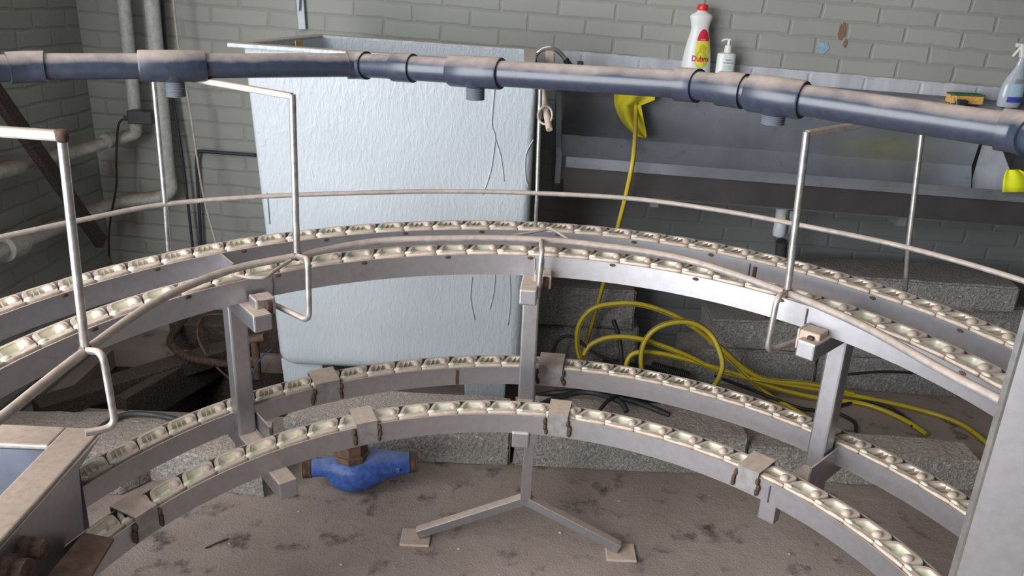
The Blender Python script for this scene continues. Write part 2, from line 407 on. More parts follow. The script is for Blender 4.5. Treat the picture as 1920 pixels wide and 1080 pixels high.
# paint splashes on the wall
def splat(name, cx, cy, w, h, mat, label, seed):
    random.seed(seed); c = ay(cx, cy, WY-.0035); k = 1/FPX*3.2; pts = []
    for i in range(18):
        a = 2*math.pi*i/18; q = .75+.35*random.random()
        pts.append(c+Vector((math.cos(a)*w*k/2*q, 0, math.sin(a)*h*k/2*q)))
    m = MB(); m.prism(pts, (0, .0035, 0)); o = m.build(name, mat); tag(o, label, 'paint mark', None); return o
M['spl_brown'] = plain('brown_bare_patch', (.25, .135, .085), .9); M['spl_blue'] = plain('pale_blue_paint', (.27, .40, .50), .8, 0, .2, 60)
splat('paint_splash', 1579, 58, 14, 34, M['spl_brown'], 'larger brown patch of chipped paint on the brick wall', 3)
splat('paint_splash', 1585, 82, 7, 16, M['spl_brown'], 'small brown drip mark just under the larger brown wall patch', 5)
splat('paint_splash', 1543, 90, 26, 22, M['spl_blue'], 'pale blue paint splash on the brick wall left of the brown patch', 9)

# ------------------------------------------------------------ conveyor frame
def lerp_tab(tab, x):
    if x <= tab[0][0]: return tab[0][1]
    for (a, va), (b, vb) in zip(tab, tab[1:]):
        if x <= b:
            t = (x-a)/(b-a); t = t*t*(3-2*t) if False else t; return va+(vb-va)*t
    return tab[-1][1]
TRK = {
 'UO': dict(lv='U', tab=[(-62, 1.216), (-45, 1.211), (-30, 1.202), (-15, 1.192), (0, 1.187), (20, 1.181), (40, 1.168), (62, 1.168)], w=.078),
 'UI': dict(lv='U', tab=[(-62, 1.012), (-45, 1.012), (-20, 1.002), (0, .998), (30, .994), (62, 1.003)], w=.076),
 'LO': dict(lv='L', tab=[(-62, 1.080), (-45, 1.103), (-30, 1.115), (0, 1.131), (40, 1.138), (62, 1.148)], w=.072),
 'LI': dict(lv='L', tab=[(-62, .889), (-30, .882), (0, .879), (30, .872), (62, .888)], w=.068)}
def rout(k, th):
    T = TRK[k]; s = 0
    for d in (-9, -6, -3, 0, 3, 6, 9): s += lerp_tab(T['tab'], th+d)
    return s/7
def rp(k, th, off, dz=0):
    """point on track k at angle th (deg), off = distance inward from the outer edge; straight runs beyond the bend"""
    lv = TRK[k]['lv']; e = 0; t = th
    if abs(th) > 88: e = (abs(th)-88)*R(1)*1.0; t = math.copysign(88, th)
    q = rout(k, t)-off; x = q*math.sin(R(t)); y = CY+q*math.cos(R(t))-e
    return Vector((x, y, pz(lv, x, y)+dz))
frame = thing('curved_conveyor', 'curved stainless steel conveyor frame with two levels of double chain track', 'conveyor', (0, CY, 0))
def track(k, t0, t1, hgt=.052):
    w = TRK[k]['w']; th = .0035
    prof = [(0, 0), (th, 0), (th, -hgt+th), (w-th, -hgt+th), (w-th, 0), (w, 0), (w, -hgt), (0, -hgt)]
    m = MB(); n = int((t1-t0)/2); P = len(prof); vs = []
    for i in range(n+1):
        t = t0+(t1-t0)*i/n
        for a, b in prof: vs.append(rp(k, t, a, b))
    fs = [(i*P+j, i*P+(j+1) % P, (i+1)*P+(j+1) % P, (i+1)*P+j) for i in range(n) for j in range(P)]
    fs += [tuple(range(P))[::-1], tuple(n*P+j for j in range(P))]
    m.add(vs, fs); return m
TR = {}
for k, a, b, l in (('UO', -104, 84, 'outer upper curved channel'), ('UI', -108, 80, 'inner upper curved channel'), ('LO', -74, 76, 'outer lower curved channel'), ('LI', -82, 84, 'inner lower curved channel')):
    o = track(k, a, b).build('channel_track', M['steel'], frame); autosmooth(o, 35); lab(o, l); TR[k] = o
# ---- chains
def link_mesh(ribs):
    m = MB(); n = 24
    outer = []; inner = []
    for i in range(n):
        a = 2*math.pi*(i+.5)/n; ca, sa = math.cos(a), math.sin(a)
        ox = math.copysign(abs(ca)**.38, ca)*.0365; oy = math.copysign(abs(sa)**.38, sa)*.0315
        ix = math.copysign(abs(ca)**.32, ca)*.0195-.0065; iy = math.copysign(abs(sa)**.34, sa)*.0175+.0035
        if ca > 0: ox -= .004*(abs(sa)**2)
        ox += .34*oy; ix += .38*iy
        outer.append((ox, oy)); inner.append((ix, iy))
    vs = []; zt = .004
    for x, y in outer: vs.append((x, y, -.016))
    for x, y in outer: vs.append((x, y, zt-.003))
    for x, y in outer: vs.append((x*.955, y*.945, zt))
    for x, y in inner: vs.append((x*1.04, y*1.06, zt))
    for x, y in inner: vs.append((x, y, zt-.002))
    for x, y in inner: vs.append((x*.9, y*.82+.001, -.0115))
    def band(b): return [(b*n+i, b*n+(i+1) % n, (b+1)*n+(i+1) % n, (b+1)*n+i) for i in range(n)]
    m.add(vs, band(0)+band(1)+band(2)+band(3), 0)
    for f in band(4)+[tuple(range(5*n, 6*n))[::-1]]: m.f.append(list(f)); m.mi.append(1)
    if ribs:
        for x in (-.0125, -.0005): m.prism([(x-.0008-.0065, -.0135, -.0115), (x+.0008-.0065, -.0135, -.0115), (x+.0008+.0065, .0205, -.0115), (x-.0008+.0065, .0205, -.0115)], (0, 0, .0135), mi=0)
    # knuckle dome at the leading end and glossy lobe at the trailing inner side
    for (cx, cy, rx, ry, hz, mi_) in ((.0215, .001, .0105, .0150, .0085, 0), (-.034, -.019, .0105, .0070, .0045, 1), (.010, -.026, .022, .0045, .0022, 0)):
        k = 12; dv = []
        for j, (q, z) in enumerate(((1, -.012), (1, 0), (.88, .45), (.6, .84), (.2, 1))):
            for i in range(k):
                a = 2*math.pi*i/k; dv.append((cx+rx*q*math.cos(a), cy+ry*q*math.sin(a), (zt-.001+hz*z) if j else -.012))
        df = [(j*k+i, j*k+(i+1) % k, (j+1)*k+(i+1) % k, (j+1)*k+i) for j in range(4) for i in range(k)]+[tuple(range(4*k, 5*k))]
        m.add(dv, df, mi_)
    me = m.mesh('chain_link')
    me.materials.append(M['chain']); me.materials.append(M['chainclean'])
    for p in me.polygons: p.use_smooth = True
    bm = bmesh.new(); bm.from_mesh(me)
    for e in bm.edges:
        if len(e.link_faces) == 2 and e.calc_face_angle(0) > R(38): e.smooth = False
    bm.to_mesh(me); bm.free(); return me
LM = {0: link_mesh(False), 1: link_mesh(True)}
def chain(k, t0, t1, ribs, label, ph=0):
    c = rp(k, 0, TRK[k]['w']/2); root = thing('conveyor_chain', label, 'conveyor chain', c, 'plastic chains in the curved tracks')
    pitch = .0775 if k[0] == 'U' else .076
    t = t0+ph; cnt = 0; w2 = TRK[k]['w']/2
    sc = (TRK[k]['w']-.010)/.066
    while t < t1:
        p = rp(k, t, w2); q = rp(k, t+.5, w2); X = (q-p).normalized(); Z = Vector((-.0168, -.0341, 1)).normalized(); Y = Z.cross(X).normalized(); Z = X.cross(Y)
        o = bpy.data.objects.new('chain_link', LM[ribs]); COL.objects.link(o); o.parent = root
        jit = (random.random()-.5)*.05; X2 = X*math.cos(jit)+Y*math.sin(jit); Y2 = Z.cross(X2)
        p = p-c
        o.matrix_local = Matrix(((X2.x*1, Y2.x*sc, Z.x, p.x), (X2.y*1, Y2.y*sc, Z.y, p.y), (X2.z, Y2.z*sc, Z.z, p.z), (0, 0, 0, 1)))
        t += math.degrees(pitch/(rout(k, max(-62, min(62, t)))-w2)); cnt += 1
    return root
chain('UO', -100, 84, 1, 'cream plastic link chain in the outer track of the upper level')
chain('UI', -106, 80, 0, 'cream plastic link chain in the inner track of the upper level', 1)
chain('LO', -72, 76, 1, 'cream plastic link chain in the outer track of the lower level')
chain('LI', -67, 84, 0, 'cream plastic link chain in the inner track of the lower level')
# ---- posts with cross beams
def polar(r_, th, z): return Vector((r_*math.sin(R(th)), CY+r_*math.cos(R(th)), z))
def post(px, py, Y, zb, zt, th, w=.044):
    p = ay(px, py, Y); a = Vector((p.x, p.y, zb)); b = Vector((p.x, p.y, zt))
    rad = Vector((math.sin(R(th)), math.cos(R(th)), 0)); m = MB(); m.bar(a, b, w, w, up=rad)
    o = m.build('post', M['steel'], frame, bevel=.005); return p
pL = post(450, 700, 1.80, .34, .84, -39.5)
pR = post(1558, 740, 1.72, .34, .85, 46)
pC = post(993, 620, 2.01, .40, .86, 3)
for nm, p, th in (('L', pL, -38), ('R', pR, 45), ('C', pC, 4)):
    rad = Vector((math.sin(R(th)), math.cos(R(th)), 0)); tan = Vector((rad.y, -rad.x, 0))
    c0 = Vector((p.x, p.y, 0)); base = c0
    zu = pz('U', p.x, p.y)-.052-.022
    m = MB(); m.bar(base-rad*.185+Vector((0, 0, zu)), base+rad*.17+Vector((0, 0, zu)), .042, .040)
    o = m.build('cross_beam', M['steel'], frame, bevel=.004)
    zl = pz('L', p.x, p.y)-.052-.024
    m = MB()
    m.bar(base-rad*{'L': .27, 'R': .13, 'C': .20}[nm]+Vector((0, 0, zl)), base+rad*.12+Vector((0, 0, zl)), .045, .045)
    o = m.build('cross_beam', M['steel'], frame, bevel=.004)
    if nm != 'C':   # thin gusset plates between the channels
        m = MB(); a = base+tan*.028-rad*.10; b = base+tan*.028+rad*.04; m.bar(a+Vector((0, 0, zl+.045)), b+Vector((0, 0, zl+.045)), .004, .05); m.build('gusset_plate', M['steel'], frame)
    if nm == 'L':
        q = ay(425, 500, 1.86); m = MB(); m.bar(q+rad*-.05, q+rad*.06, .004, .045); m.build('gusset_plate', M['steel'], frame)
# centre leg with splayed feet
j = ay(985, 935, 2.00); f1 = az(783, 1010, .0); f2 = az(1160, 1038, .0)
top = Vector((j.x+.004, j.y, .44))
m = MB(); m.bar(j+Vector((0, 0, -.012)), top, .030, .030, up=(0, 1, 0)); m.build('post', M['steel'], frame, bevel=.002)
m = MB(); m.bar(Vector((j.x+.006, j.y, .33)), Vector((j.x+.006, j.y, .42)), .042, .042, up=(0, 1, 0)); m.build('post_sleeve', M['steel'], frame, bevel=.003)
for f in (f1, f2):
    m = MB(); m.bar(j, Vector((f.x, f.y, .022)), .027, .027); lg = m.build('splayed_leg', M['steel'], frame, bevel=.002)
    m = MB(); d = (f-j); d.z = 0; d.normalize(); m.box((f.x+d.x*.005, f.y, .004), (.085, .075, .008)); fp = m.build('foot_plate', M['tan'], frame, bevel=.002)
# stubs under the inner lower channel
q = ay(1443, 955, 1.60); m = MB(); m.bar((q.x, q.y, q.z-.025), (q.x, q.y, q.z+.09), .04, .03, up=(math.sin(R(43)), math.cos(R(43)), 0)); m.build('stub_leg', M['steel'], frame, bevel=.002)
# cover straps over the lower chains
def strap(k, th, wd=.062):
    w = TRK[k]['w']; m = MB(); n = 4; t0 = th-math.degrees(wd/2/1.0); t1 = th+math.degrees(wd/2/1.0)
    prof = [(-.004, -.012), (-.004, .012), (w+.004, .012), (w+.004, -.045), (w+.0015, -.045), (w+.0015, .0095), (-.0015, .0095), (-.0015, -.012)]
    P = len(prof); vs = [rp(k, t0+(t1-t0)*i/n, a, b) for i in range(n+1) for a, b in prof]
    fs = [(i*P+j_, i*P+(j_+1) % P, (i+1)*P+(j_+1) % P, (i+1)*P+j_) for i in range(n) for j_ in range(P)]+[tuple(range(P))[::-1], tuple(n*P+j_ for j_ in range(P))]
    m.add(vs, fs); o = m.build('cover_strap', M['steelstrap'], frame)
    random.seed(int(th*10))
    for t in (t0-.25, t1+.25):
        m = MB()
        for z in (-.010, -.026, -.038):
            c = rp(k, t+(random.random()-.5)*.5, w+.004, z); m.lathe([(.001, -.0085), (.0045, -.005), (.0052, .001), (.004, .007), (.0008, .010)], c, 8)
        x = m.build('weld_bead', M['rust'], o, smooth=True)
    return o
M['steelstrap'] = dusty('dust_topped_strap', (.36, .35, .35), .6, .45, lo=.3, hi=.6, namp=.25)
for k, px, py in (('LO', 608, 712), ('LO', 1035, 678), ('LI', 680, 783), ('LI', 1050, 768), ('LI', 1420, 873), ('LI', 250, 955), ('LO', 1545, 800)):
    p = onring(px, py, 'L'); th = math.degrees(math.atan2(p.x, p.y-CY))
    if px != 1545: strap(k, th)
# rivet heads along the inner faces
for k, step, off in (('UO', 10.5, -3), ('UI', 12.6, 2)):
    t = -75+off
    while t < 76:
        w = TRK[k]['w']; c = rp(k, t, w+.0010, -.0055); d = Vector((math.sin(R(t)), math.cos(R(t)), 0)); Y = Vector((0, 0, 1)); X = Y.cross(d)
        m = MB(); m.lathe([(.0075, -.002), (.0075, .001), (.005, .002)], c, 12, sy=.5, ax=(X, Y, -d)); m.build('rivet_head', M['rust'], frame, smooth=False); t += step
# splice joints: thin dark seams as butt plates on the inner faces
def seam(px, py, k, mat='rust', wd=.005, dz=-.028, hh=.044, name='weld_seam'):
    lv = TRK[k]['lv']; p = onring(px, py, lv, dz); th = math.degrees(math.atan2(p.x, p.y-CY)); w = TRK[k]['w']
    a = rp(k, th, w+.0012, dz-hh/2); b = rp(k, th, w+.0012, dz+hh/2); t = rp(k, th+1, w+.0012, dz)-rp(k, th, w+.0012, dz)
    m = MB(); m.bar(a, b, wd, .003, up=t.cross(Vector((0, 0, 1)))); return m.build(name, M[mat], frame, bevel=.001)
M['seamdark'] = plain('dark_joint', (.06, .055, .05), .7)
seam(505, 530, 'UI', 'seamdark', .003); seam(1003, 497, 'UI', 'galv', .003); seam(1019, 498, 'UI', 'galv', .003); seam(1522, 590, 'UI', 'seamdark', .004)
seam(1012, 447, 'UO', 'rust', .012, -.024, .02); seam(1419, 507, 'UO', 'rust', .009, -.026, .03); seam(1412, 503, 'UO', 'seamdark', .003); seam(857, 704, 'LO', 'rust', .009)
seam(1478, 900, 'LI', 'seamdark', .003)
# ---- guide rails
def railpts(L, dz): return [onring(a, b, 'U', dz) for a, b in L]
inner = railpts([(-120, 880), (0, 785), (155, 662), (300, 562), (430, 507), (557, 480), (700, 453), (840, 447), (960, 447), (1100, 457), (1280, 485), (1474, 549), (1620, 612), (1760, 690), (1885, 755)], .028)
outer = railpts([(-160, 480), (0, 445), (160, 411), (310, 383), (500, 368), (740, 360), (870, 359), (1000, 362), (1180, 372), (1340, 393), (1500, 422), (1700, 464), (1920, 527), (2080, 590)], .10)
lab(tube1('guide_rail', spline(inner, 8), .0085, M['dustrod'], frame, 12), 'dusty inner guide rail tube')
lab(tube1('guide_rail', spline(outer, 8), .0062, M['dustrod'], frame, 12), 'thin outer guide rail rod')
ZT = 1.275
def hoop(bpx, tpx, outer_px, out_low, hook, k=0):
    a = onring(*bpx, 'U', .028); t = ay(*tpx, a.y)
    tube1('upright_rod', [a, t], .0078, M['rod'], frame, 12)
    if outer_px:
        ob = onring(*outer_px[0], 'U', .10); ot = ay(*outer_px[1], ob.y)
        m = MB(); m.bar(t+Vector((0, 0, -.004)), ot, .014, .014); m.build('top_bar', M['dustrod'], frame, bevel=.003)
        lo = ay(*out_low, ob.y+.02)
        tube1('upright_rod', [ot, ob], .0060, M['rod'], frame, 10); tube1('upright_rod', [ob, lo], .0055, M['rod'], frame, 10)
    hb = az(*hook[1], hook[3]); ht = ay(*hook[0], hb.y)
    he = az(*hook[2], hook[3]+.003)
    tube1('hook_rod', rounded([a, ht, hb, he], .025), .0066, M['rod'], frame, 10)
    m = MB(); m.lathe([(.004, -.011), (.0105, -.007), (.0115, 0), (.0105, .007), (.004, .011)], a, 10); m.build('weld_knot', M['rust'], frame, smooth=True)
hoop((160, 657), (115, 250), None, None, ((192, 660), (217, 800), (160, 812), .76))
hoop((557, 480), (548, 177), ((310, 383), (287, 135)), (316, 470), ((577, 486), (580, 603), (507, 568), .81))
hoop((1476, 549), (1513, 247), ((1703, 463), (1733, 213)), (1697, 545), ((1458, 555), (1437, 660), (1503, 636), .80))
# first hoop's bar runs left out of the picture
a = onring(160, 657, 'U', .028); t = ay(115, 250, a.y); t2 = ay(-160, 236, a.y+.0)
m = MB(); m.bar(t+Vector((0, 0, -.004)), Vector((t2.x, t2.y, t.z+.002)), .017, .017); m.build('top_bar', M['dustrod'], frame, bevel=.004)
m = MB(); m.lathe([(.008, -.014), (.011, -.008), (.011, .004), (.008, .006)], t, 12); m.build('weld_knot', M['rust'], frame, smooth=True)
# centre hook and centre outer upright
a = onring(1015, 452, 'U', .028); hb = az(1008, 560, .81)
tube1('hook_rod', rounded([a, Vector((hb.x+.004, hb.y, a.z+.005)), hb, Vector((hb.x, hb.y+.12, hb.z+.01))], .02), .0066, M['rod'], frame, 10)
ob = onring(1007, 362, 'U', .10); ot = ay(1013, 168, ob.y); tube1('upright_rod', [ot, ob], .0055, M['white_rod'] if 'white_rod' in M else M['rod'], frame, 10)
tube1('upright_rod', [ob, ay(1004, 425, ob.y+.01)], .005, M['rod'], frame, 10)
# small bent strips beside the inner rail
tube1('bent_strip', rounded([onring(435, 515, 'U', .022), onring(470, 521, 'U', .02), onring(500, 521, 'U', .02), onring(518, 505, 'U', .02), onring(545, 488, 'U', .024)], .03), .0042, M['dustrod'], frame, 8)
tube1('bent_strip', rounded([onring(945, 445, 'U', .03), onring(1028, 430, 'U', .035), onring(1040, 432, 'U', .035), onring(1070, 452, 'U', .03)], .02), .0038, M['dustrod'], frame, 8)
# clamps on the ends of the upper beams
def clamp(px, py, z, th, s=.05, mat='steel'):
    c = az(px, py, z); rad = Vector((math.sin(R(th)), math.cos(R(th)), 0)); tan = Vector((rad.y, -rad.x, 0)); Z = Vector((0, 0, 1))
    m = MB(); m.box(c, (s, .045, s*.85), (tan, rad, Z)); o = m.build('rod_clamp', M[mat], frame, bevel=.003)
    m = MB(); m.box(c-rad*.026+tan*s*.15, (.014, .012, .030), (tan, rad, Z)); m.build('clamp_bolt', M['rust'], frame, bevel=.003)
    m = MB(); m.bar(c-tan*s*.42-rad*.024, c-tan*s*.42+rad*.02, .004, s*.9); m.build('clamp_side', M['tan'], frame)
clamp(492, 570, .828, -36, .046); clamp(1522, 634, .84, 42, .05, 'tan'); clamp(1018, 523, .845, 3, .042, 'tan')

# ------------------------------------------------------------ end station, left foreground
M['recess'] = plain('blue_grey_recess_sheet', (.10, .115, .15), .5, .4, .3, 8)
st = thing('end_station', 'dust covered square tube frame corner with dark side plate at lower left', 'machine frame', (-.9, 1.3, .0))
z0 = .62; x1 = -.845; y1 = 1.50; tw = .075
m = MB(); m.box(((x1-.9)/1+0-.0+.45-.0, y1-tw/2, z0-.035), (0.9, tw, .07)); 
m = MB(); m.bar((x1-.9, y1-tw/2, z0-.006), (x1-tw, y1-tw/2, z0-.006), tw, .012); m.build('frame_tube', M['steelstrap'], st, bevel=.004)
m = MB(); m.bar((x1-tw/2, y1, z0-.006), (x1-tw/2+.012, .55, z0-.006), tw, .012); m.build('frame_tube', M['steelstrap'], st, bevel=.004)
# inner recess sheet
m = MB(); m.box((x1-.45, y1-tw+.002, z0-.13), (.86, .003, .235)); m.build('recess_plate', M['recess'], st)
m = MB(); m.box((x1-tw+.004, 1.0, z0-.13), (.003, .86, .235)); m.build('recess_plate', M['recess'], st)
m = MB(); m.box((x1-.42, .98, z0-.34), (.68, .86, .004)); m.build('tray_floor', M['bronze'], st)
# deep side plate with a cut corner
xp = x1+.006
P1 = ay(190, 812, y1); 
def onx(px, py, X): v = ray(px, py); return CP+v*(X/v.x)
poly = [onx(190, 815, xp), onx(148, 880, xp), onx(158, 1002, xp), onx(60, 1180, xp), onx(-300, 1500, xp), onx(-260, 1330, xp), onx(0, 1030, xp)]
poly = [Vector((xp, p.y, p.z)) for p in poly]
m = MB(); m.prism(poly, (-.006, 0, 0)); m.build('side_plate', M['steel'], st)
for px, py, s in ((62, 1030, .022), (30, 1075, .032)):
    c = onx(px, py, xp+.02); m = MB(); m.lathe([(s, -.03), (s, .0), (s*.8, .004), (s*.8, .02), (s*.5, .024)], c, 6 if s < .03 else 16, ax=(Vector((0, 1, 0)), Vector((0, 0, 1)), Vector((1, 0, 0)))); m.build('bolt', M['rust'], st)
# dusty lower shelf plate under it
pp = [az(158, 1003, .492), az(214, 1014, .492), az(150, 1120, .492), az(60, 1120, .492)]
m = MB(); m.prism(pp, (0, 0, .006)); m.build('lower_shelf', M['bronze'], st)
for x_, y_ in ((x1-.30, y1-.40), (x1-.85, y1-.04)):
    m = MB(); m.box((x_, y_, .28), (.05, .05, .56)); m.build('leg', M['steel'], st)

# ------------------------------------------------------------ right foreground upright
up = thing('upright_column', 'tall stainless steel angle column cutting across the lower right corner', 'column', (.85, 1.12, 0))
cA = ay(1857, 850, 1.15)
m = MB()
m.prism([(cA.x, 1.15, 0), (cA.x+.003, 1.153, 0), (cA.x+.16, 1.06, 0), (cA.x+.157, 1.057, 0)], (0, 0, 1.30)); m.build('front_face', M['steel'], up)
m = MB(); m.box((cA.x+.0, 1.156, .65), (.006, .014, 1.3)); m.build('edge_lip', M['chrome'], up)
m = MB(); m.prism([(cA.x+.075, 1.10, 0), (cA.x+.079, 1.098, 0), (cA.x+.20, .98, 0), (cA.x+.196, .978, 0)], (0, 0, .85)); m.build('weld_plate', M['galv'], up)

# ------------------------------------------------------------ manifold pipe on top of the hoops
pipe = thing('manifold_pipe', 'dark blue-grey plastic pipe with tees running across above the conveyor', 'pipe', (0, 1.9, 1.28))
PD = .055
def pp_(px, py, zc):
    v = ray(px, py); return CP+v*(zc/FPX)
A0 = pp_(-150, 140, 1.62); A = pp_(50, 125, 1.73); B = pp_(672, 122, 1.97); B2 = pp_(757, 127, 1.90); Cc = pp_(1290, 159, 1.62); C2 = pp_(1372, 168, 1.55); D = pp_(1915, 248, 1.26); D2 = pp_(2100, 310, 1.08)
def seg(a, b, r=PD/2, name='pipe_length', mat='pvc', par=None):
    m = MB(); m.tube([a, b], r, 28); return autosmooth(m.build(name, M[mat], par or pipe), 50)
V = [A0, A, B, B2, Cc, C2, D, D2]
for a, b in zip(V, V[1:]): seg(a, b)
def along(a, b, px):
    best = None
    for i in range(201):
        p = a+(b-a)*(i/200); d = p-CP; x = 960+FPX*d.dot(rr)/d.dot(fw)
        if best is None or abs(x-px) < best[0]: best = (abs(x-px), p)
    return best[1]
def sleeve(a, b, px0, px1, r, name='coupling'):
    p = along(a, b, px0); q = along(a, b, px1); ax = (q-p).normalized(); m = MB()
    m.tube([p, p+ax*.003, q-ax*.003, q], r, 28, rads=[r-.0015, r, r, r-.0015]); o = autosmooth(m.build(name, M['pvc'], pipe), 50)
    return o, (p+q)/2, ax
def elbow(a, b, c, l=.035):
    d1 = (a-b).normalized()*l; d2 = (c-b).normalized()*l; r = PD/2+.005
    m = MB(); m.tube([b+d1, b+d1*.3, b+d2*.3, b+d2], r, 28); return autosmooth(m.build('elbow_coupling', M['pvc'], pipe), 50)
elbow(A0, A, B, .036); elbow(A, B, B2, .026); elbow(B, B2, Cc, .026); elbow(B2, Cc, C2, .024); elbow(Cc, C2, D, .026); elbow(C2, D, D2, .03)
def tee(a, b, px0, px1, opx, oy):
    o, c, ax = sleeve(a, b, px0, px1, PD/2+.007, 'tee_fitting')
    c = along(a, b, opx); dn = Vector((0, 0, -1)); L = .062
    z1 = ay(opx, oy, c.y).z
    m = MB(); m.lathe([(.030, 0), (.0245, -.010), (.0215, -.014)][::-1], c+Vector((0, 0, -PD/2+.008)), 24); autosmooth(m.build('outlet_neck', M['pvc'], o), 50)
    m = MB(); prof = []; z = z1; top_ = c.z-PD/2-.003; i = 0
    while z < top_: prof += [(.0190, z), (.0218, z+.0016)]; z += .0036
    m.lathe(prof, (c.x, c.y, 0), 24); m.build('threaded_outlet', M['pvcthread'], o)
M['pvcthread'] = plain('grey_blue_thread', (.15, .16, .19), .45)
tee(A, B, 262, 388, 326, 181); tee(B2, Cc, 846, 940, 892, 187); tee(C2, D, 1405, 1508, 1457, 234)

# ------------------------------------------------------------ white tank
tk = thing('water_tank', 'large pale blue-white fibreglass tank with a flared rim standing at the wall', 'tank', (-.42, 2.9, 0))
FL = ay(425, 80, 2.58); FR = ay(1003, 121, 2.58); BL = ay(605, 58, 3.08); BR = ay(1000, 90, 3.08)
def skin_tank():
    # outer shell: lofted rounded rectangles
    m = MB()
    def loop(x0, x1, y0, y1, r, zf, n=6):
        pts = []
        for cx, cy, a0 in ((x1-r, y1-r, 0), (x0+r, y1-r, 90), (x0+r, y0+r, 180), (x1-r, y0+r, 270)):
            for i in range(n+1):
                a = R(a0+90*i/n); x = cx+r*math.cos(a); y = cy+r*math.sin(a); x += (1-(x-x0)/(x1-x0))*.135*(y-2.61)/.48; pts.append(Vector((x, y, zf(x, y))))
        return pts
    fl = ay(455, 97, 2.61); fr = ay(1006, 130, 2.61)
    sl = (FR.z-FL.z)/(FR.x-FL.x)
    rim = lambda d: (lambda x, y: FL.z+sl*(x-FL.x)+d)
    bz = lambda d: (lambda x, y: .20+d)
    levels = []
    xb0 = ay(506, 640, 2.655).x; xb1 = ay(985, 600, 2.655).x; xt1 = ay(1004, 200, 2.63).x
    zs = [(1.0, None)]
    nl = 22
    for i in range(nl+1):
        t = i/nl            # 0 top, 1 bottom
        x0 = fl.x+(xb0-fl.x)*t; x1 = (xt1+.0)+(xb1-xt1)*max(0, (t-.72)/.28)*.9
        y0 = 2.61+.04*t; y1 = 3.09-.02*t
        ztop = FL.z-.008; z = ztop+(.235-ztop)*t
        r = .012+.045*t
        tt = t
        levels.append(loop(x0, x1, y0, y1, r, (lambda zz, t_: (lambda x, y: zz+sl*(x-FL.x)*(1-t_)))(z, tt)))
    # rounded underside
    x0, x1, y0, y1 = xb0, xb1-.01, 2.65, 3.07
    for d, zz in ((.006, .213), (.018, .198), (.04, .190), (.12, .188)): levels.append(loop(x0+d, x1-d, y0+d, y1-d, .055, lambda x, y, zz=zz: zz))
    n = len(levels[0]); vs = [v for l in levels for v in l]
    fs = [(i*n+k, i*n+(k+1) % n, (i+1)*n+(k+1) % n, (i+1)*n+k) for i in range(len(levels)-1) for k in range(n)]
    fs.append(tuple((len(levels)-1)*n+k for k in range(n)))
    # inner skin
    inner_ = []
    for i in range(6):
        t = i/5; inner_.append(loop(fl.x+.02+.05*t, xt1-.02-.03*t, 2.63+.03*t, 3.07-.02*t, .03+.03*t, (lambda zz, t=t: (lambda x, y: zz+sl*(x-FL.x)*(1-t)))(FL.z-.008-.95*t)))
    b0 = len(vs); vs += [v for l in inner_ for v in l]
    fs += [(b0+i*n+(k+1) % n, b0+i*n+k, b0+(i+1)*n+k, b0+(i+1)*n+(k+1) % n) for i in range(5) for k in range(n)]
    fs.append(tuple(b0+5*n+k for k in range(n))[::-1])
    m.add(vs, fs); me = m.mesh('shell', merge=False)
    return me
sh = link('shell', skin_tank(), M['tank'], tk); autosmooth(sh, 50)
# rim flange
slope = (FR.z-FL.z)/(FR.x-FL.x)
m = MB()
o4 = [FL, FR, Vector((.055, 3.12, FR.z)), Vector((BL.x-.03, 3.12, FL.z+slope*(BL.x-FL.x)))]
il = ay(455, 97, 2.61).x
i4 = [Vector((il+.012, 2.625, 0)), Vector((.005, 2.625, 0)), Vector((.005, 3.075, 0)), Vector((il+.140, 3.075, 0))]
for p in i4: p.z = FL.z+slope*(p.x-FL.x)
th = Vector((0, 0, -.013))
vs = o4+i4+[p+th for p in o4]+[p+th for p in i4]
fs = []
for k in range(4):
    k2 = (k+1) % 4; fs += [(k, k2, 4+k2, 4+k), (8+k2, 8+k, 12+k, 12+k2), (k2, k, 8+k, 8+k2), (4+k, 4+k2, 12+k2, 12+k)]
M['rim'] = dusty('dusty_tank_rim', (.52, .57, .60), 0, .45, .85, lo=.3, hi=.9, namp=1.2, dustcol=(.60, .48, .40))
m.add(vs, fs); m.build('rim', M['rim'], tk, bevel=.003)
# inner wall lining seen above the rim at the back and left
m = MB(); q = Vector((il+.028+.135*.56, 2.88, FL.z-.06)); m.box(q, (.045, .004, .10), (Vector((.27, .963, 0)).normalized(), Vector((-.963, .27, 0)).normalized(), Vector((0, 0, 1)))); m.build('tape_strip', M['orange_tape'], tk)
for x0, x1, ya, yb in ((ay(528, 700, 2.7).x, ay(606, 700, 2.7).x, 2.70, 2.80), (ay(868, 720, 2.76).x, ay(950, 720, 2.76).x, 2.74, 2.84)):
    m = MB(); m.hexa([(x0+.012, ya, 0), (x1-.006, ya, 0), (x1-.006, yb, 0), (x0+.012, yb, 0), (x0, ya, .20), (x1, ya, .20), (x1, yb, .20), (x0, yb, .20)]); m.build('foot', M['tank'], tk, bevel=.006)
m = MB(); m.hexa([(-.78, 2.95, 0), (-.05, 2.95, 0), (-.05, 3.05, 0), (-.78, 3.05, 0), (-.78, 2.95, .2), (-.05, 2.95, .2), (-.05, 3.05, .2), (-.78, 3.05, .2)]); m.build('foot', M['tank'], tk, bevel=.006)
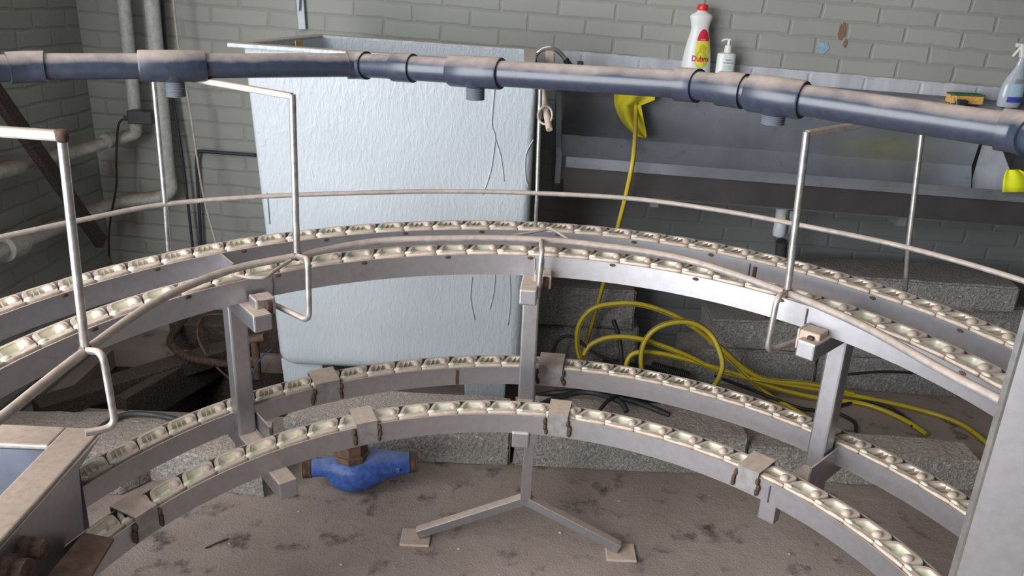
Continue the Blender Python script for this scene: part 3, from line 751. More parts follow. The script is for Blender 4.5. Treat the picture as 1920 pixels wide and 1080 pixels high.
# resin runs down the front face
random.seed(4)
def run(pts):
    P = [ay(x, y, 2.605+.04*max(0, (y-100)/560)) for x, y in pts]; m = MB(); m.tube([p+Vector((0, .0004, 0)) for p in spline(P, 5)], .0018, 6); m.build('resin_run', M['tank'], tk, smooth=True)
run([(927, 165), (922, 232), (928, 258), (920, 320), (905, 365)]); run([(926, 255), (938, 290), (945, 340)]); run([(1000, 262), (986, 290), (985, 330), (991, 352)])
run([(885, 520), (882, 560), (890, 600)]); run([(928, 512), (926, 545), (918, 580)]); run([(955, 515), (957, 560), (952, 610)]); run([(500, 362), (505, 420)])

# ------------------------------------------------------------ trough sink
SY = 3.30; SL = -.034
SKX = .13
def sz(x, z): return z+SL*(x-.6)
sk = thing('trough_sink', 'long grey metal trough sink mounted along the brick wall', 'sink', (.95, 3.1, .8))
X0, X1 = ay(1042, 172, 3.2).x, 1.765
def sheet(name, prof, x0, x1, mat, th=.003, par=sk):
    m = MB(); vs = []; n = len(prof)
    for x in (x0, x1):
        for y, z in prof: vs.append(Vector((x, y, sz(x, z))))
    fs = [(i, i+1, n+i+1, n+i) for i in range(n-1)]
    m.add(vs, fs); me = m.mesh(name, merge=False); o = link(name, me, mat, par)
    md = o.modifiers.new('solid', 'SOLIDIFY'); md.thickness = th; md.offset = 0; return o
zl_ = 1.186  # ledge
sheet('ledge', [(3.325, zl_+.008), (3.318, zl_), (3.15, zl_-.026), (3.146, zl_-.052), (3.17, zl_-.055)], X0, X1+.22, M['sink'])
sheet('basin', [(3.17, zl_-.055), (3.20, .952), (3.168, .875), (3.10, .80), (2.90, .80), (2.875, .84), (2.865, .935)], X0+.035, X1-.0, M['sink'])
sheet('front_rim', [(2.865, .935), (2.85, .938), (2.838, .922), (2.838, .905)], X0+.035, X1+.07, M['sink'], .004)
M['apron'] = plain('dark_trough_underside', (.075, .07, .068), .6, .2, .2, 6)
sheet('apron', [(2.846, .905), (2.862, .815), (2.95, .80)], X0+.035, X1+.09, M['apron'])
M['endlit'] = plain('lit_grey_end_sheet', (.46, .47, .50), .38, .35, .2, 8)  # light falling on the right end wall is put into this paler grey
# end walls
for x, nm in ((X0+.02, 'end_wall'), (X1+.01, 'end_wall')):
    m = MB(); poly = [(x, 3.175, sz(x, zl_-.06)), (x, 3.20, sz(x, .80)), (x, 2.95, sz(x, .78)), (x, 2.86, sz(x, .84)), (x, 2.85, sz(x, .935)), (x, 2.92, sz(x, .955)), (x, 3.15, sz(x, zl_-.06))]
    m.prism(poly, (.004 if x > 1 else -.02, 0, 0)); m.build(nm, M['sink'] if x < 1 else M['endlit'], sk, bevel=.001)
m = MB(); m.box((X1+.016, 2.845, sz(X1, 1.005)), (.008, .006, .15)); m.build('end_flange', M['galv'], sk)
# wall brackets so that it hangs from the wall
for x in (.5, 1.4):
    m = MB(); m.bar((x, 2.9, sz(x, .785)), (x, 3.33, sz(x, .785)), .03, .03); m.build('bracket', M['galv'], sk)
# drain trap
dt = thing('drain_trap', 'white plastic bottle trap hanging below the trough sink', 'drain', ay(1467, 440, 3.0))
c = ay(1468, 384, 3.0)
m = MB(); m.lathe([(.030, 0), (.030, -.008), (.022, -.022), (.020, -.06), (.022, -.075)][::-1], c, 20); autosmooth(m.build('inlet', M['drainwhite'], dt))
c2 = ay(1463, 425, 3.0)
m = MB(); m.lathe([(.020, .035), (.024, .03), (.025, -.02), (.022, -.035), (.012, -.042)][::-1], c2, 20); autosmooth(m.build('trap_cup', M['drainwhite'], dt))
tube1('outlet_bend', rounded([c2+Vector((.01, .01, -.03)), c2+Vector((.04, .02, -.03)), c2+Vector((.04, .02, .06))], .02), .010, M['drainwhite'], dt)
m = MB(); q = ay(1469, 409, 2.976); m.box(q, (.012, .002, .006)); m.build('sticker', M['yellowlabel'], dt)
tube1('waste_pipe', [ay(1466, 452, 3.05), ay(1462, 500, 3.08), Vector((ay(1462, 500, 3.08).x, 3.1, .03))], .022, M['darkgrey'], dt)

# ------------------------------------------------------------ bottles and small things on the ledge
def ledge_z(x): return sz(x, zl_-.009)+.003
def text_mesh(txt, size, bold=0, squeeze=1.):
    cu = bpy.data.curves.new('t', 'FONT'); cu.body = txt; cu.size = size; cu.align_x = 'CENTER'; cu.align_y = 'CENTER'; cu.extrude = .0; cu.offset = bold; cu.resolution_u = 3
    ob = bpy.data.objects.new('t', cu); COL.objects.link(ob); dg = bpy.context.evaluated_depsgraph_get(); dg.update()
    me = bpy.data.meshes.new_from_object(ob.evaluated_get(dg)); bpy.data.objects.remove(ob)
    me.transform(Matrix.Diagonal((squeeze, 1, 1, 1)))
    return me
def wrap(me, cx, z, hw, hd, cy, lift=.0008):
    """lay a flat xy mesh on the front (-y side) of an elliptical body"""
    bm = bmesh.new(); bm.from_mesh(me)
    bmesh.ops.subdivide_edges(bm, edges=[e for e in bm.edges if e.calc_length() > .008], cuts=2, use_grid_fill=False)
    for v in bm.verts:
        x, y = v.co.x, v.co.y; t = max(-.98, min(.98, x/(hw+1e-6))); v.co = Vector((cx+x, cy-hd*math.sqrt(1-t*t)-lift, z+y))
    bm.to_mesh(me); bm.free(); return me
def disc(rx, ry, n=28, ang=(0, 360), cut=None):
    me = bpy.data.meshes.new('d'); pts = []
    for i in range(n):
        a = R(ang[0]+(ang[1]-ang[0])*i/(n if ang == (0, 360) else n-1)); pts.append((rx*math.cos(a), ry*math.sin(a), 0))
    me.from_pydata(pts, [], [tuple(range(n))]); return me
def ellip_panel(rx, ry, y0, y1, n=14):
    """slice of an ellipse between heights y0 and y1, as rows"""
    me = bpy.data.meshes.new('d'); pts = []; fs = []
    for i in range(n+1):
        y = y0+(y1-y0)*i/n; w = rx*math.sqrt(max(0, 1-(y/ry)**2))
        for j in range(7): pts.append((w*(j/3-1), y, 0))
    for i in range(n):
        for j in range(6): fs.append((i*7+j, i*7+j+1, (i+1)*7+j+1, (i+1)*7+j))
    me.from_pydata(pts, [], fs); return me
BY = 3.262
bx = ay(1300, 150, BY).x+.003; bz0 = ledge_z(bx)
H0 = ay(1315, 8, BY).z-bz0-.0
b = thing('dish_soap_bottle', 'tall white dish soap bottle with red cap and lemon label on the sink ledge', 'bottle', (bx, BY, bz0))
def fz(t): return bz0+H0*t
prof = [(.052, 0), (.057, .012), (.057, .12), (.0545, .25), (.050, .40), (.043, .53), (.0355, .64), (.0335, .70), (.037, .77), (.0425, .835), (.0425, .85), (.036, .875), (.020, .905), (.018, .925), (.018, .94)]
m = MB(); m.lathe([(a, z*H0) for a, z in prof], (bx, BY, bz0), 32, sx=1, sy=.62); autosmooth(m.build('body', M['white_pl'], b), 60)
m = MB(); m.lathe([(.0195, .925*H0), (.0205, .935*H0), (.0205, .985*H0), (.017, H0), (.0, H0)], (bx, BY, bz0), 24); autosmooth(m.build('cap', M['red'], b), 40)
lx = bx+.012
o = link('label_panel', wrap(ellip_panel(.034, .105, -.05, .045), lx-bx, fz(.40)-0, .056, .034, BY), M['yellowlabel'], None, loc=(0, 0, 0))
bpy.data.objects.remove(o)
def put(name, me, dx, z, mat, par, hw, hd, cx, cy, lift=.0008):
    bm = bmesh.new(); bm.from_mesh(me); 
    for v in bm.verts: v.co.x += dx
    bm.to_mesh(me); bm.free()
    return link(name, wrap(me, cx, z, hw, hd, cy, lift), mat, par)
def width_at(z, prof_, H_):
    t = z/H_
    for (a, p), (c_, q) in zip(prof_, prof_[1:]):
        if p <= t <= q: return a+(c_-a)*(t-p)/(q-p)
    return prof_[-1][0]
def putb(name, me, dx, t, mat, lift):
    """follow the bottle's own width at every height"""
    bm = bmesh.new(); bm.from_mesh(me)
    bmesh.ops.subdivide_edges(bm, edges=[e for e in bm.edges if e.calc_length() > .006], cuts=2, use_grid_fill=False)
    for v in bm.verts:
        x = v.co.x+dx; z = t*H0+v.co.y; w = width_at(z, prof, H0); q = max(-.97, min(.97, x/w)); v.co = Vector((bx+x, BY-.62*w*math.sqrt(1-q*q)-lift, bz0+z))
    bm.to_mesh(me); bm.free(); return link(name, me, mat, b)
putb('label_panel', ellip_panel(.027, .078, -.055, .045), .012, .42, M['yellowlabel'], .0005)
putb('label_top', ellip_panel(.027, .078, .035, .0775), .012, .42, M['redlabel'], .0006)
putb('label_lime', disc(.024, .033), .010, .31, M['greenlabel'], .0010)
putb('label_lemon', disc(.014, .016), .012, .445, M['yellowcloth'], .0014)
putb('label_text', text_mesh('Dubro', .029, .0008, .84), .007, .315, M['redlabel'], .0018)
putb('label_text', text_mesh('Dubbel\nAfwassen', .0065, .0, 1), .011, .55, M['white_pl'], .0012)
putb('label_text', text_mesh('Geconcentreerd\nSuper kracht & hygiene', .0072, .0, .9), .006, .15, M['greylabel'], .0010)
# pump bottle
hx = ay(1356, 155, BY).x; hz = ledge_z(hx); HH = ay(1362, 72, BY).z-hz
hb_ = thing('hand_soap_bottle', 'short white hand wash pump bottle with blue wave label beside the dish soap', 'bottle', (hx, BY, hz))
prof2 = [(.033, 0), (.036, .008), (.036, .05), (.0355, .12), (.0335, .124), (.016, .128)]
sc_ = (HH*.70)/.128
m = MB(); m.lathe([(a, z*sc_) for a, z in prof2], (hx, BY, hz), 28, sx=1, sy=.6); autosmooth(m.build('body', M['white_pl'], hb_), 50)
z2 = hz+HH*.70
m = MB(); m.lathe([(.014, 0), (.0145, .002), (.013, .026), (.006, .028), (.0055, .045)], (hx+.002, BY, z2), 20); autosmooth(m.build('pump_collar', M['white_pl'], hb_), 50)
m = MB(); m.tube(rounded([(hx+.008, BY, z2+.046), (hx-.010, BY, z2+.049), (hx-.026, BY, z2+.040)], .01), .0042, 10); autosmooth(m.build('pump_nozzle', M['white_pl'], hb_), 50)
def puth(name, me, dx, z, mat, lift): return put(name, me, dx, hz+z, mat, hb_, .036, .0216, hx, BY, lift)
def rect(w, h):
    me = bpy.data.meshes.new('r'); n = 6; pts = [(w*(i/n-.5), h*(j-.5), 0) for j in (0, 1) for i in range(n+1)]
    me.from_pydata(pts, [], [(i, i+1, n+2+i, n+1+i) for i in range(n)]); return me
puth('label_wave', rect(.046, .022), .004, .032, M['bluelabel'], .0008)
puth('label_wave', rect(.046, .006), .004, .046, M['palelabel'], .0009)
puth('label_text', text_mesh('active\nhandwash', .0105, .0, .9), .004, .088, M['bluelabel'], .0012)
puth('label_patch', rect(.026, .016), .000, .064, M['mint'], .0008)
# spray bottle at the right end
sx_ = ay(1893, 185, BY).x+.0; szz = ledge_z(sx_); SH = ay(1905, 75, BY).z-szz
sb = thing('spray_bottle', 'clear blue-tinted spray cleaner bottle with white trigger at the right end of the ledge', 'bottle', (sx_, BY, szz))
prof3 = [(.040, 0), (.044, .03), (.045, .18), (.042, .32), (.034, .45), (.022, .56), (.0155, .62), (.017, .66), (.014, .70), (.0155, .74)]
m = MB()
for i_ in range(1):
    vs = []; n = 28
    for a, t in prof3:
        shift = .014*max(0, (t-.3)/.44)
        for k in range(n): vs.append((sx_+shift+a*math.cos(2*math.pi*k/n), BY+.6*a*math.sin(2*math.pi*k/n), szz+t*SH))
    fs = [(i*n+k, i*n+(k+1) % n, (i+1)*n+(k+1) % n, (i+1)*n+k) for i in range(len(prof3)-1) for k in range(n)]+[tuple(range(n))[::-1], tuple((len(prof3)-1)*n+k for k in range(n))]
    m.add(vs, fs)
M['spraybody'] = plain('translucent_lavender_plastic', (.46, .49, .55), .16, 0, .06, 20, 0); 
autosmooth(m.build('body', M['spraybody'], sb), 60)
tx = sx_+.016; tz = szz+SH*.74
m = MB(); m.hexa([(tx-.016, BY-.012, tz), (tx+.030, BY-.012, tz), (tx+.030, BY+.012, tz), (tx-.016, BY+.012, tz), (tx-.030, BY-.010, tz+.052), (tx+.022, BY-.010, tz+.056), (tx+.022, BY+.010, tz+.056), (tx-.030, BY+.010, tz+.052)]); m.build('spray_head', M['white_pl'], sb, bevel=.004)
m = MB(); m.tube(rounded([(tx-.010, BY, tz+.044), (tx-.026, BY, tz+.034), (tx-.044, BY, tz+.004)], .012), .0055, 10); autosmooth(m.build('trigger', M['white_pl'], sb), 50)
m = MB(); m.tube([(tx-.026, BY, tz+.046), (tx-.040, BY, tz+.046)], .008, 12); autosmooth(m.build('nozzle', M['white_pl'], sb), 50)
def puts(name, me, dx, z, mat, lift): return put(name, me, dx, szz+z, mat, sb, .046, .0276, sx_, BY, lift)
puts('label_band', rect(.060, .020), .006, .030, M['navylabel'], .0012)
puts('label_panel', rect(.056, .048), .008, .066, M['palelabel'], .0010)
puts('label_panel', rect(.044, .016), .012, .098, M['greylabel'], .0012)
# sponge
gx = ay(1810, 180, 3.26); gz = ledge_z(gx.x)
sp = thing('sponge', 'orange kitchen sponge with green scouring top lying on the ledge', 'sponge', (gx.x, 3.262, gz))
m = MB(); m.box((gx.x, 3.262, gz+.016), (.118, .06, .030)); m.build('foam', M['sponge'], sp, bevel=.003)
m = MB(); m.box((gx.x+.001, 3.262, gz+.0345), (.120, .061, .007)); m.build('scouring_pad', M['scour'], sp, bevel=.002)
# metal plug and small things
q = ay(1495, 160, 3.25); o = None
m = MB(); m.lathe([(.022, 0), (.024, .004), (.024, .012), (.018, .014), (.006, .016)], (q.x, 3.262, ledge_z(q.x)), 24); tag(autosmooth(m.build('drain_plug', M['chrome'])), 'small round metal drain plug on the ledge behind the pipe', 'plug')
# glass dish hanging at the ledge front, with soap
gq = ay(1335, 186, 3.17); gd = thing('glass_soap_dish', 'shallow clear glass dish with a soap remnant at the ledge edge', 'dish', (gq.x, 3.205, ledge_z(gq.x)))
zq = ledge_z(gq.x)
m = MB(); m.lathe([(.030, 0.0), (.040, .003), (.058, .018), (.060, .018), (.043, .0), (.030, -.0)][:4], (gq.x, 3.20, zq), 28, sx=1, sy=.45); autosmooth(m.build('bowl', M['glass'], gd), 50)
m = MB(); m.lathe([(.006, 0), (.014, .003), (.015, .008), (.008, .013)], (gq.x+.03, 3.19, zq+.012), 16, sx=1.2); o = tag(autosmooth(m.build('soap_piece', M['white_pl'])), 'white soap remnant lying in the glass dish', 'soap')
q = ay(1788, 196, 3.19)
tag(tube1('wire_clip', rounded([(q.x-.012, 3.19, ledge_z(q.x)-.003+.004), (q.x-.010, 3.205, ledge_z(q.x)+.034), (q.x+.010, 3.205, ledge_z(q.x)+.034), (q.x+.012, 3.19, ledge_z(q.x)-.003+.004)], .01), .0018, M['chrome'], None, 8), 'bent wire clip standing on the ledge near the sponge', 'clip')
q = ay(1803, 199, 3.19); m = MB(); m.box((q.x, 3.195, ledge_z(q.x)+.010), (.040, .03, .020)); tag(m.build('plastic_holder', M['black'], None, bevel=.006), 'small black plastic piece on the ledge in front of the sponge', 'holder')

# gooseneck tap, stick and ring
tp = thing('gooseneck_tap', 'bent chrome tube with a black rubber sleeve arching over the tank corner', 'tap', ay(1040, 130, 3.0))
g = [ay(1000, 150, 3.0), ay(1002, 112, 3.0), ay(1012, 95, 3.0), ay(1030, 89, 3.0), ay(1047, 96, 3.0), ay(1062, 113, 3.0)]
tube1('spout', spline(g, 6), .0085, M['chrome'], tp, 14)
tube1('rubber_sleeve', [ay(1060, 111, 3.0), ay(1072, 128, 3.0), ay(1100, 150, 3.05)], .011, M['black'], tp, 14)
q = ay(1088, 122, 3.05); m = MB(); m.lathe([(.008, -.03), (.008, .0), (.011, .002), (.011, .012), (.008, .014)], q, 14); m.build('valve_knob', M['darkgrey'], tp)
q = ay(1031, 110, 2.98); m = MB(); m.box((q.x, 2.98, q.z-.01), (.035, .04, .075)); tag(m.build('wood_block', M['wood'], None, bevel=.008), 'dusty wooden block end beside the tank corner under the chrome tube', 'wood block')
a = ay(1015, 160, 2.2); bq = ay(1030, 243, 2.1)
tag(tube1('wooden_stick', [a, ay(1017, 172, 2.19), bq], .0085, M['wood'], None, 10), 'short pale wooden stick tied to the upright beside the tank corner', 'stick')
q = ay(1022, 216, 2.12); pts = [q+Vector((.018*math.cos(R(a_)), .006*math.sin(R(a_*2)), .023*math.sin(R(a_)))) for a_ in range(0, 361, 20)]
tag(tube1('string_loop', pts, .0028, M['string'], None, 8), 'knotted string loop around the wooden stick', 'string')

# yellow cloths
def cloth(name, outline_px, Y, mat, label, seed, amp=.012):
    m = MB(); rows = outline_px; nu = 14; vs = []
    random.seed(seed)
    for j_, (xl, xr, y_) in enumerate(rows):
        for i in range(nu+1):
            t = i/nu; p = ay(xl+(xr-xl)*t, y_, Y); fold = math.sin(t*9+j_*.35)*amp*(1-.0*j_)
            p = ay(xl+(xr-xl)*t, y_, Y-.012+fold); vs.append(p)
    n = nu+1; fs = [(j_*n+i, j_*n+i+1, (j_+1)*n+i+1, (j_+1)*n+i) for j_ in range(len(rows)-1) for i in range(nu)]
    m.add(vs, fs); me = m.mesh(name, merge=False); o = link(name, me, mat, None, smooth=True)
    md = o.modifiers.new('s', 'SOLIDIFY'); md.thickness = .0025; return tag(o, label, 'cloth')
cloth('cleaning_cloth', [(1152, 1226, 168), (1151, 1229, 178), (1151, 1228, 188), (1152, 1202, 198), (1157, 1205, 212), (1166, 1208, 228), (1178, 1211, 242), (1192, 1213, 254), (1206, 1211, 259)], 3.135, M['yellowcloth'], 'yellow cleaning cloth hanging over the sink ledge behind the hose', 2, .020)
cloth('cleaning_cloth', [(1887, 1912, 318), (1882, 1935, 330), (1880, 1945, 345), (1879, 1950, 360)], 2.825, M['limecloth'], 'bright lime yellow cloth over the right end of the trough rim', 5, .006)

# ------------------------------------------------------------ yellow hose
def floorp(x, y, z=.012):
    p = az(x, y, z); return p if p.y < 2.94 or x < 600 else ay(x, y, 2.94)
hs = [ay(1192, 178, 3.12), ay(1192, 215, 3.11), ay(1188, 290, 2.81), ay(1175, 360, 2.80), ay(1160, 420, 2.85), ay(1140, 500, 2.95), ay(1122, 565, 3.0), ay(1105, 625, 3.02), ay(1095, 660, 3.06)]
m = MB(); m.tube(spline(hs, 8), .0085, 12)
hose = thing('garden_hose', 'yellow striped garden hose hanging from the sink ledge and coiled on the floor', 'hose', floorp(1300, 690))
autosmooth(m.build('hanging_length', M['hose'], hose), 80)
m = MB(); q = hs[0]; m.lathe([(.014, -.008), (.014, .008)], q, 14); m.build('hose_clamp', M['chrome'], hose)
coil = [ay(1095, 690, 2.95), ay(1083, 650, 2.93), ay(1086, 610, 2.93), ay(1110, 580, 2.93), ay(1150, 570, 2.93), ay(1200, 571, 2.93), ay(1260, 590, 2.93), ay(1310, 620, 2.93), floorp(1350, 655, .10), floorp(1400, 705, .05), floorp(1440, 740), floorp(1500, 775), floorp(1540, 800)]
def hose_len(pts, r=.0105):
    m = MB(); m.tube(spline(pts, 8), r, 12); return autosmooth(m.build('hose_length', M['hose'], hose), 80)
hose_len(coil)
hose_len([floorp(1215, 720, .012), ay(1203, 690, 2.90), ay(1205, 650, 2.90), ay(1225, 620, 2.90), ay(1260, 605, 2.90), ay(1300, 606, 2.90), ay(1335, 630, 2.88), ay(1354, 675, 2.82), ay(1350, 705, 2.78), ay(1335, 730, 2.72)])
hose_len([floorp(1095, 665, .012), floorp(1110, 645, .05), floorp(1150, 632, .07), floorp(1210, 638, .05), floorp(1290, 668, .03), floorp(1360, 700), floorp(1480, 722), floorp(1600, 742), floorp(1720, 768), floorp(1800, 795), floorp(1855, 835), floorp(1900, 875, .012), floorp(1890, 892), floorp(1815, 884)])
hose_len([floorp(1170, 700), floorp(1185, 665, .05), floorp(1230, 662, .05), floorp(1300, 678), floorp(1380, 702), floorp(1460, 730), floorp(1540, 748), floorp(1620, 758), floorp(1690, 785), floorp(1738, 815)])
hose_len([ay(1300, 612, 2.91), floorp(1350, 650, .09), floorp(1395, 690, .035), floorp(1440, 712, .012), floorp(1520, 720), floorp(1600, 738)][:6])
# black cables
def cable(pts, r, label, mat='black', cat='cable', group=None, name='cable', n=8):
    return tag(tube1(name, spline(pts, 7), r, M[mat], None, n), label, cat, group)
cable([floorp(975, 748, .03), ay(1030, 738, 2.62), ay(1090, 735, 2.60), ay(1150, 742, 2.58), ay(1210, 760, 2.52), ay(1255, 778, 2.48)], .010, 'thick black cable draped over the concrete kerb behind the centre post')
cable([ay(1000, 765, 2.5), ay(1040, 748, 2.55), ay(1100, 735, 2.58), ay(1160, 752, 2.50), ay(1175, 772, 2.46)], .010, 'black hose end curling down the kerb right of the centre post')
cable([ay(1125, 768, 2.46), ay(1145, 748, 2.5), ay(1180, 738, 2.56), ay(1230, 748, 2.55)], .007, 'short black cable piece crossing the kerb top')
cable([floorp(1165, 690, .01), ay(1165, 665, 2.95), ay(1160, 630, 2.98), ay(1150, 600, 3.0)], .009, 'black cable standing up behind the hose coil')
cable([floorp(1030, 690), floorp(1045, 640, .1), floorp(1075, 632, .12), floorp(1120, 665, .05), floorp(1190, 690), floorp(1240, 700)], .007, 'thin black cable lying below the hanging hose')
cable([floorp(1340, 705), floorp(1420, 735), floorp(1500, 765), floorp(1560, 772), floorp(1600, 790), floorp(1605, 808)], .007, 'black cable on the floor crossing under the yellow hose')
cable([floorp(1560, 765), floorp(1620, 752), floorp(1680, 770), floorp(1712, 800)], .006, 'thin black cable loop right of the right post')
cable([floorp(1590, 702), floorp(1660, 697), floorp(1760, 702), floorp(1900, 712)], .006, 'dark cable lying along the concrete blocks on the right')
cor = [floorp(1222, 685, .02), floorp(1250, 690, .02), floorp(1290, 705, .02)]
m = MB(); pts = []; A_, B_ = cor[0], cor[2]
for i in range(40): pts.append(A_+(B_-A_)*(i/39))
m.tube(pts, .016, 12, rads=[.020 if i % 2 else .014 for i in range(40)]); tag(m.build('corrugated_hose', M['black']), 'short black corrugated hose piece beside the yellow coil', 'hose')
q = floorp(1190, 668, .0); m = MB(); m.box((q.x, q.y, .05), (.28, .16, .10), (Vector((.95, -.3, 0)), Vector((.3, .95, 0)), Vector((0, 0, 1)))); tag(m.build('black_crate', M['black'], None, bevel=.02), 'low black plastic box lying behind the coiled hose', 'box')

# ------------------------------------------------------------ concrete blocks
def block(name, corners, z0_, z1_, mat, label, seed, cat='concrete block', group=None, amp=.006, cut=7):
    """corners: 4 xy points ccw"""
    me = bpy.data.meshes.new(name); bm = bmesh.new()
    vb = [bm.verts.new((x, y, z0_)) for x, y in corners]; vt = [bm.verts.new((x, y, z1_)) for x, y in corners]
    bm.faces.new(vb[::-1]); bm.faces.new(vt)
    for i in range(4): bm.faces.new((vb[i], vb[(i+1) % 4], vt[(i+1) % 4], vt[i]))
    bmesh.ops.bevel(bm, geom=list(bm.edges), offset=.008, segments=2, affect='EDGES')
    for _ in range(5):
        es = [e for e in bm.edges if e.calc_length() > .06]
        if not es: break
        bmesh.ops.subdivide_edges(bm, edges=es, cuts=1, use_grid_fill=True)
    bmesh.ops.triangulate(bm, faces=[f for f in bm.faces if len(f.verts) > 4])
    for v in bm.verts:
        n_ = noise.noise_vector(v.co*9+Vector((seed*7.3, 0, 0))); n2 = noise.noise_vector(v.co*35+Vector((seed, 3, 0)))
        d = n_*amp+n2*amp*.5; 
        if v.co.z < z0_+.004: d.z = 0
        v.co += d
    bm.to_mesh(me); bm.free(); o = link(name, me, mat, None, smooth=False); autosmooth(o, 40); return tag(o, label, cat, group)
def xy(v): return (v.x, v.y)
FB = 2.345
# long kerb row: individual kerb blocks side by side
segs_ = [((-.735, 2.36), (.02, 2.375)), ((.03, 2.375), (.80, 2.365)), ((.81, 2.365), (1.56, 2.335))]
kl = ['long concrete kerb block behind the blue water meter', 'long concrete kerb block behind the Y shaped centre leg', 'long concrete kerb block at right beneath the hose ends']
for i, ((xa, ya), (xb, yb)) in enumerate(segs_):
    dpt = .20 if i < 2 else .13
    block('kerb_block', [(xa, ya), (xb, yb), (xb, yb+dpt), (xa+(.0 if i else .06), ya+dpt+.02)], 0, .155 if i < 2 else .12, M['conc'], kl[i], i+1, 'kerb block')
# broken stone and left slabs
def poly_block(name, pts, z0_, z1_, mat, label, seed, amp=.006):
    m = MB(); m.prism([(p[0], p[1], z0_) for p in pts], (0, 0, z1_-z0_)); me = m.mesh(name, bevel=.006)
    bm = bmesh.new(); bm.from_mesh(me)
    for _ in range(5):
        es = [e for e in bm.edges if e.calc_length() > .05]
        if not es: break
        bmesh.ops.subdivide_edges(bm, edges=es, cuts=1)
    bmesh.ops.triangulate(bm, faces=[f for f in bm.faces if len(f.verts) > 4])
    for v in bm.verts:
        if v.co.z > z0_+.004: v.co += noise.noise_vector(v.co*14+Vector((seed, 0, 0)))*amp
    bm.to_mesh(me); bm.free(); o = link(name, me, mat, None); autosmooth(o, 40); return tag(o, label, 'concrete block')
poly_block('stone_block', [xy(az(495, 935, 0)), xy(az(492, 860, .10)), xy(az(515, 800, .10)), xy(az(455, 800, .1)), xy(az(330, 838, .1)), xy(az(270, 900, 0))][::-1], 0, .12, M['conc'], 'broken concrete block between the tracks beside the wooden offcut', 4)
poly_block('stone_block', [xy(az(-200, 850, .15)), xy(az(215, 850, .15)), xy(az(340, 795, .15)), xy(az(285, 768, .15)), xy(az(190, 772, .15)), xy(az(-240, 765, .15))], 0, .15, M['conc'], 'flat concrete slab behind the end station at the edge of the pit', 8)
# stacked blocks at the back right
block('slab', [(.70, 3.02), (1.25, 3.04), (1.25, 3.22), (.70, 3.20)], 0, .16, M['concdark'], 'bottom grey concrete block below the trough right of the hose coil', 11)
block('slab', [(.80, 3.05), (1.95, 3.00), (1.97, 3.20), (.80, 3.24)], .162, .285, M['concdark'], 'middle layer concrete slab beneath the top slab on the right', 12)
block('slab', [(1.26, 3.04), (2.05, 3.0), (2.05, 3.22), (1.26, 3.22)], 0, .16, M['concdark'], 'bottom concrete block at the far right of the stack', 13)
block('slab', [(1.05, 3.02), (1.93, 2.96), (1.97, 3.20), (1.05, 3.24)], .40, .505, M['concdark'], 'top dusty concrete slab of the stack below the trough', 14)
block('slab', [(1.30, 3.06), (2.02, 3.02), (2.02, 3.20), (1.30, 3.22)], .287, .398, M['concdark'], 'second highest concrete slab of the stack at right', 17)
block('slab', [(.08, 3.12), (.53, 3.12), (.53, 3.28), (.08, 3.28)], 0, .20, M['concdark'], 'lower grey concrete block behind the centre post', 15)
block('slab', [(.06, 3.10), (.50, 3.10), (.50, 3.26), (.06, 3.26)], .202, .37, M['concdark'], 'upper grey concrete block behind the centre post', 16)

# ------------------------------------------------------------ water meter
mt = thing('water_meter', 'worn blue cast water meter body with bronze threaded ends lying on the floor', 'water meter', (-.45, 2.2, 0))
cL = ay(582, 868, 2.19); cR = ay(768, 868, 2.23); cz = .082; a = Vector((cL.x, 2.19, cz)); bq = Vector((cR.x, 2.23, cz+.008)); d = (bq-a)
pts = [a+d*t for t in (0, .12, .25, .38, .55, .70, .85, 1)]; rd = [.030, .029, .040, .062, .066, .052, .040, .034]
m = MB(); m.tube([p+Vector((0, 0, dz)) for p, dz in zip(pts, (0, 0, -.004, -.012, -.012, -.004, 0, 0))], .05, 24, rads=rd); autosmooth(m.build('body', M['meterblue'], mt), 70)
mid = a+d*.42
m = MB(); m.lathe([(.03, -.06), (.058, -.045), (.070, -.02), (.068, .02), (.05, .05)], mid+Vector((0, 0, -.018)), 24, sx=1.15, sy=.85); autosmooth(m.build('chamber', M['meterblue'], mt), 70)
m = MB(); m.lathe([(.052, .03), (.058, .035), (.058, .052), (.049, .055), (.049, .095), (.044, .10)], mid, 8); m.build('bronze_collar', M['bronze'], mt, bevel=.002)
for s, c, dr in ((0, a, -1), (1, bq, 1)):
    X = d.normalized()*dr; prof_ = []; rr_ = []; P = []
    for i in range(15): P.append(c+X*(-.004+.0018*i*1.1)); rr_.append(.033 if i % 2 else .0305)
    m = MB(); m.tube(P, .03, 20, rads=rr_); m.build('threaded_end', M['bronze'], mt)
m = MB(); m.box(a+d*.90+Vector((0, -.034, .0)), (.016, .02, .014)); m.build('seal_lug', M['meterblue'], mt, bevel=.004)

# ------------------------------------------------------------ left corner: pipes, beam, cables
PYY = 3.24
def P3(x, y, Y=PYY): return ay(x, y, Y)
def PX(x, y, X=-1.665): v = ray(x, y); return CP+v*(X/v.x)
dp = thing('drain_pipe', 'old pale drain pipe dropping in the dark corner and bending left, nearer the corner', 'pipe', P3(250, 260))
tube1('pipe_run', rounded([P3(226, -60), P3(254, 215), P3(256, 250), P3(238, 256), PX(150, 283), PX(-500, 450)], .05, 8), .024, M['oldpipe'], dp, 18)
lab(tube1('pipe_socket', [P3(216, 260, PYY-.03), P3(198, 265, PYY-.08)], .029, M['oldpipe'], dp, 18), 'socket joint')
dp2 = thing('drain_pipe', 'old pale drain pipe beside the lit wall bending left lower down', 'pipe', P3(318, 350))
tube1('pipe_run', rounded([P3(278, -60), P3(316, 330), P3(322, 358), P3(300, 370), P3(220, 378), PX(165, 402, -1.66), PX(60, 445, -1.66), PX(-400, 640, -1.66)], .05, 8), .027, M['oldpipe'], dp2, 18)
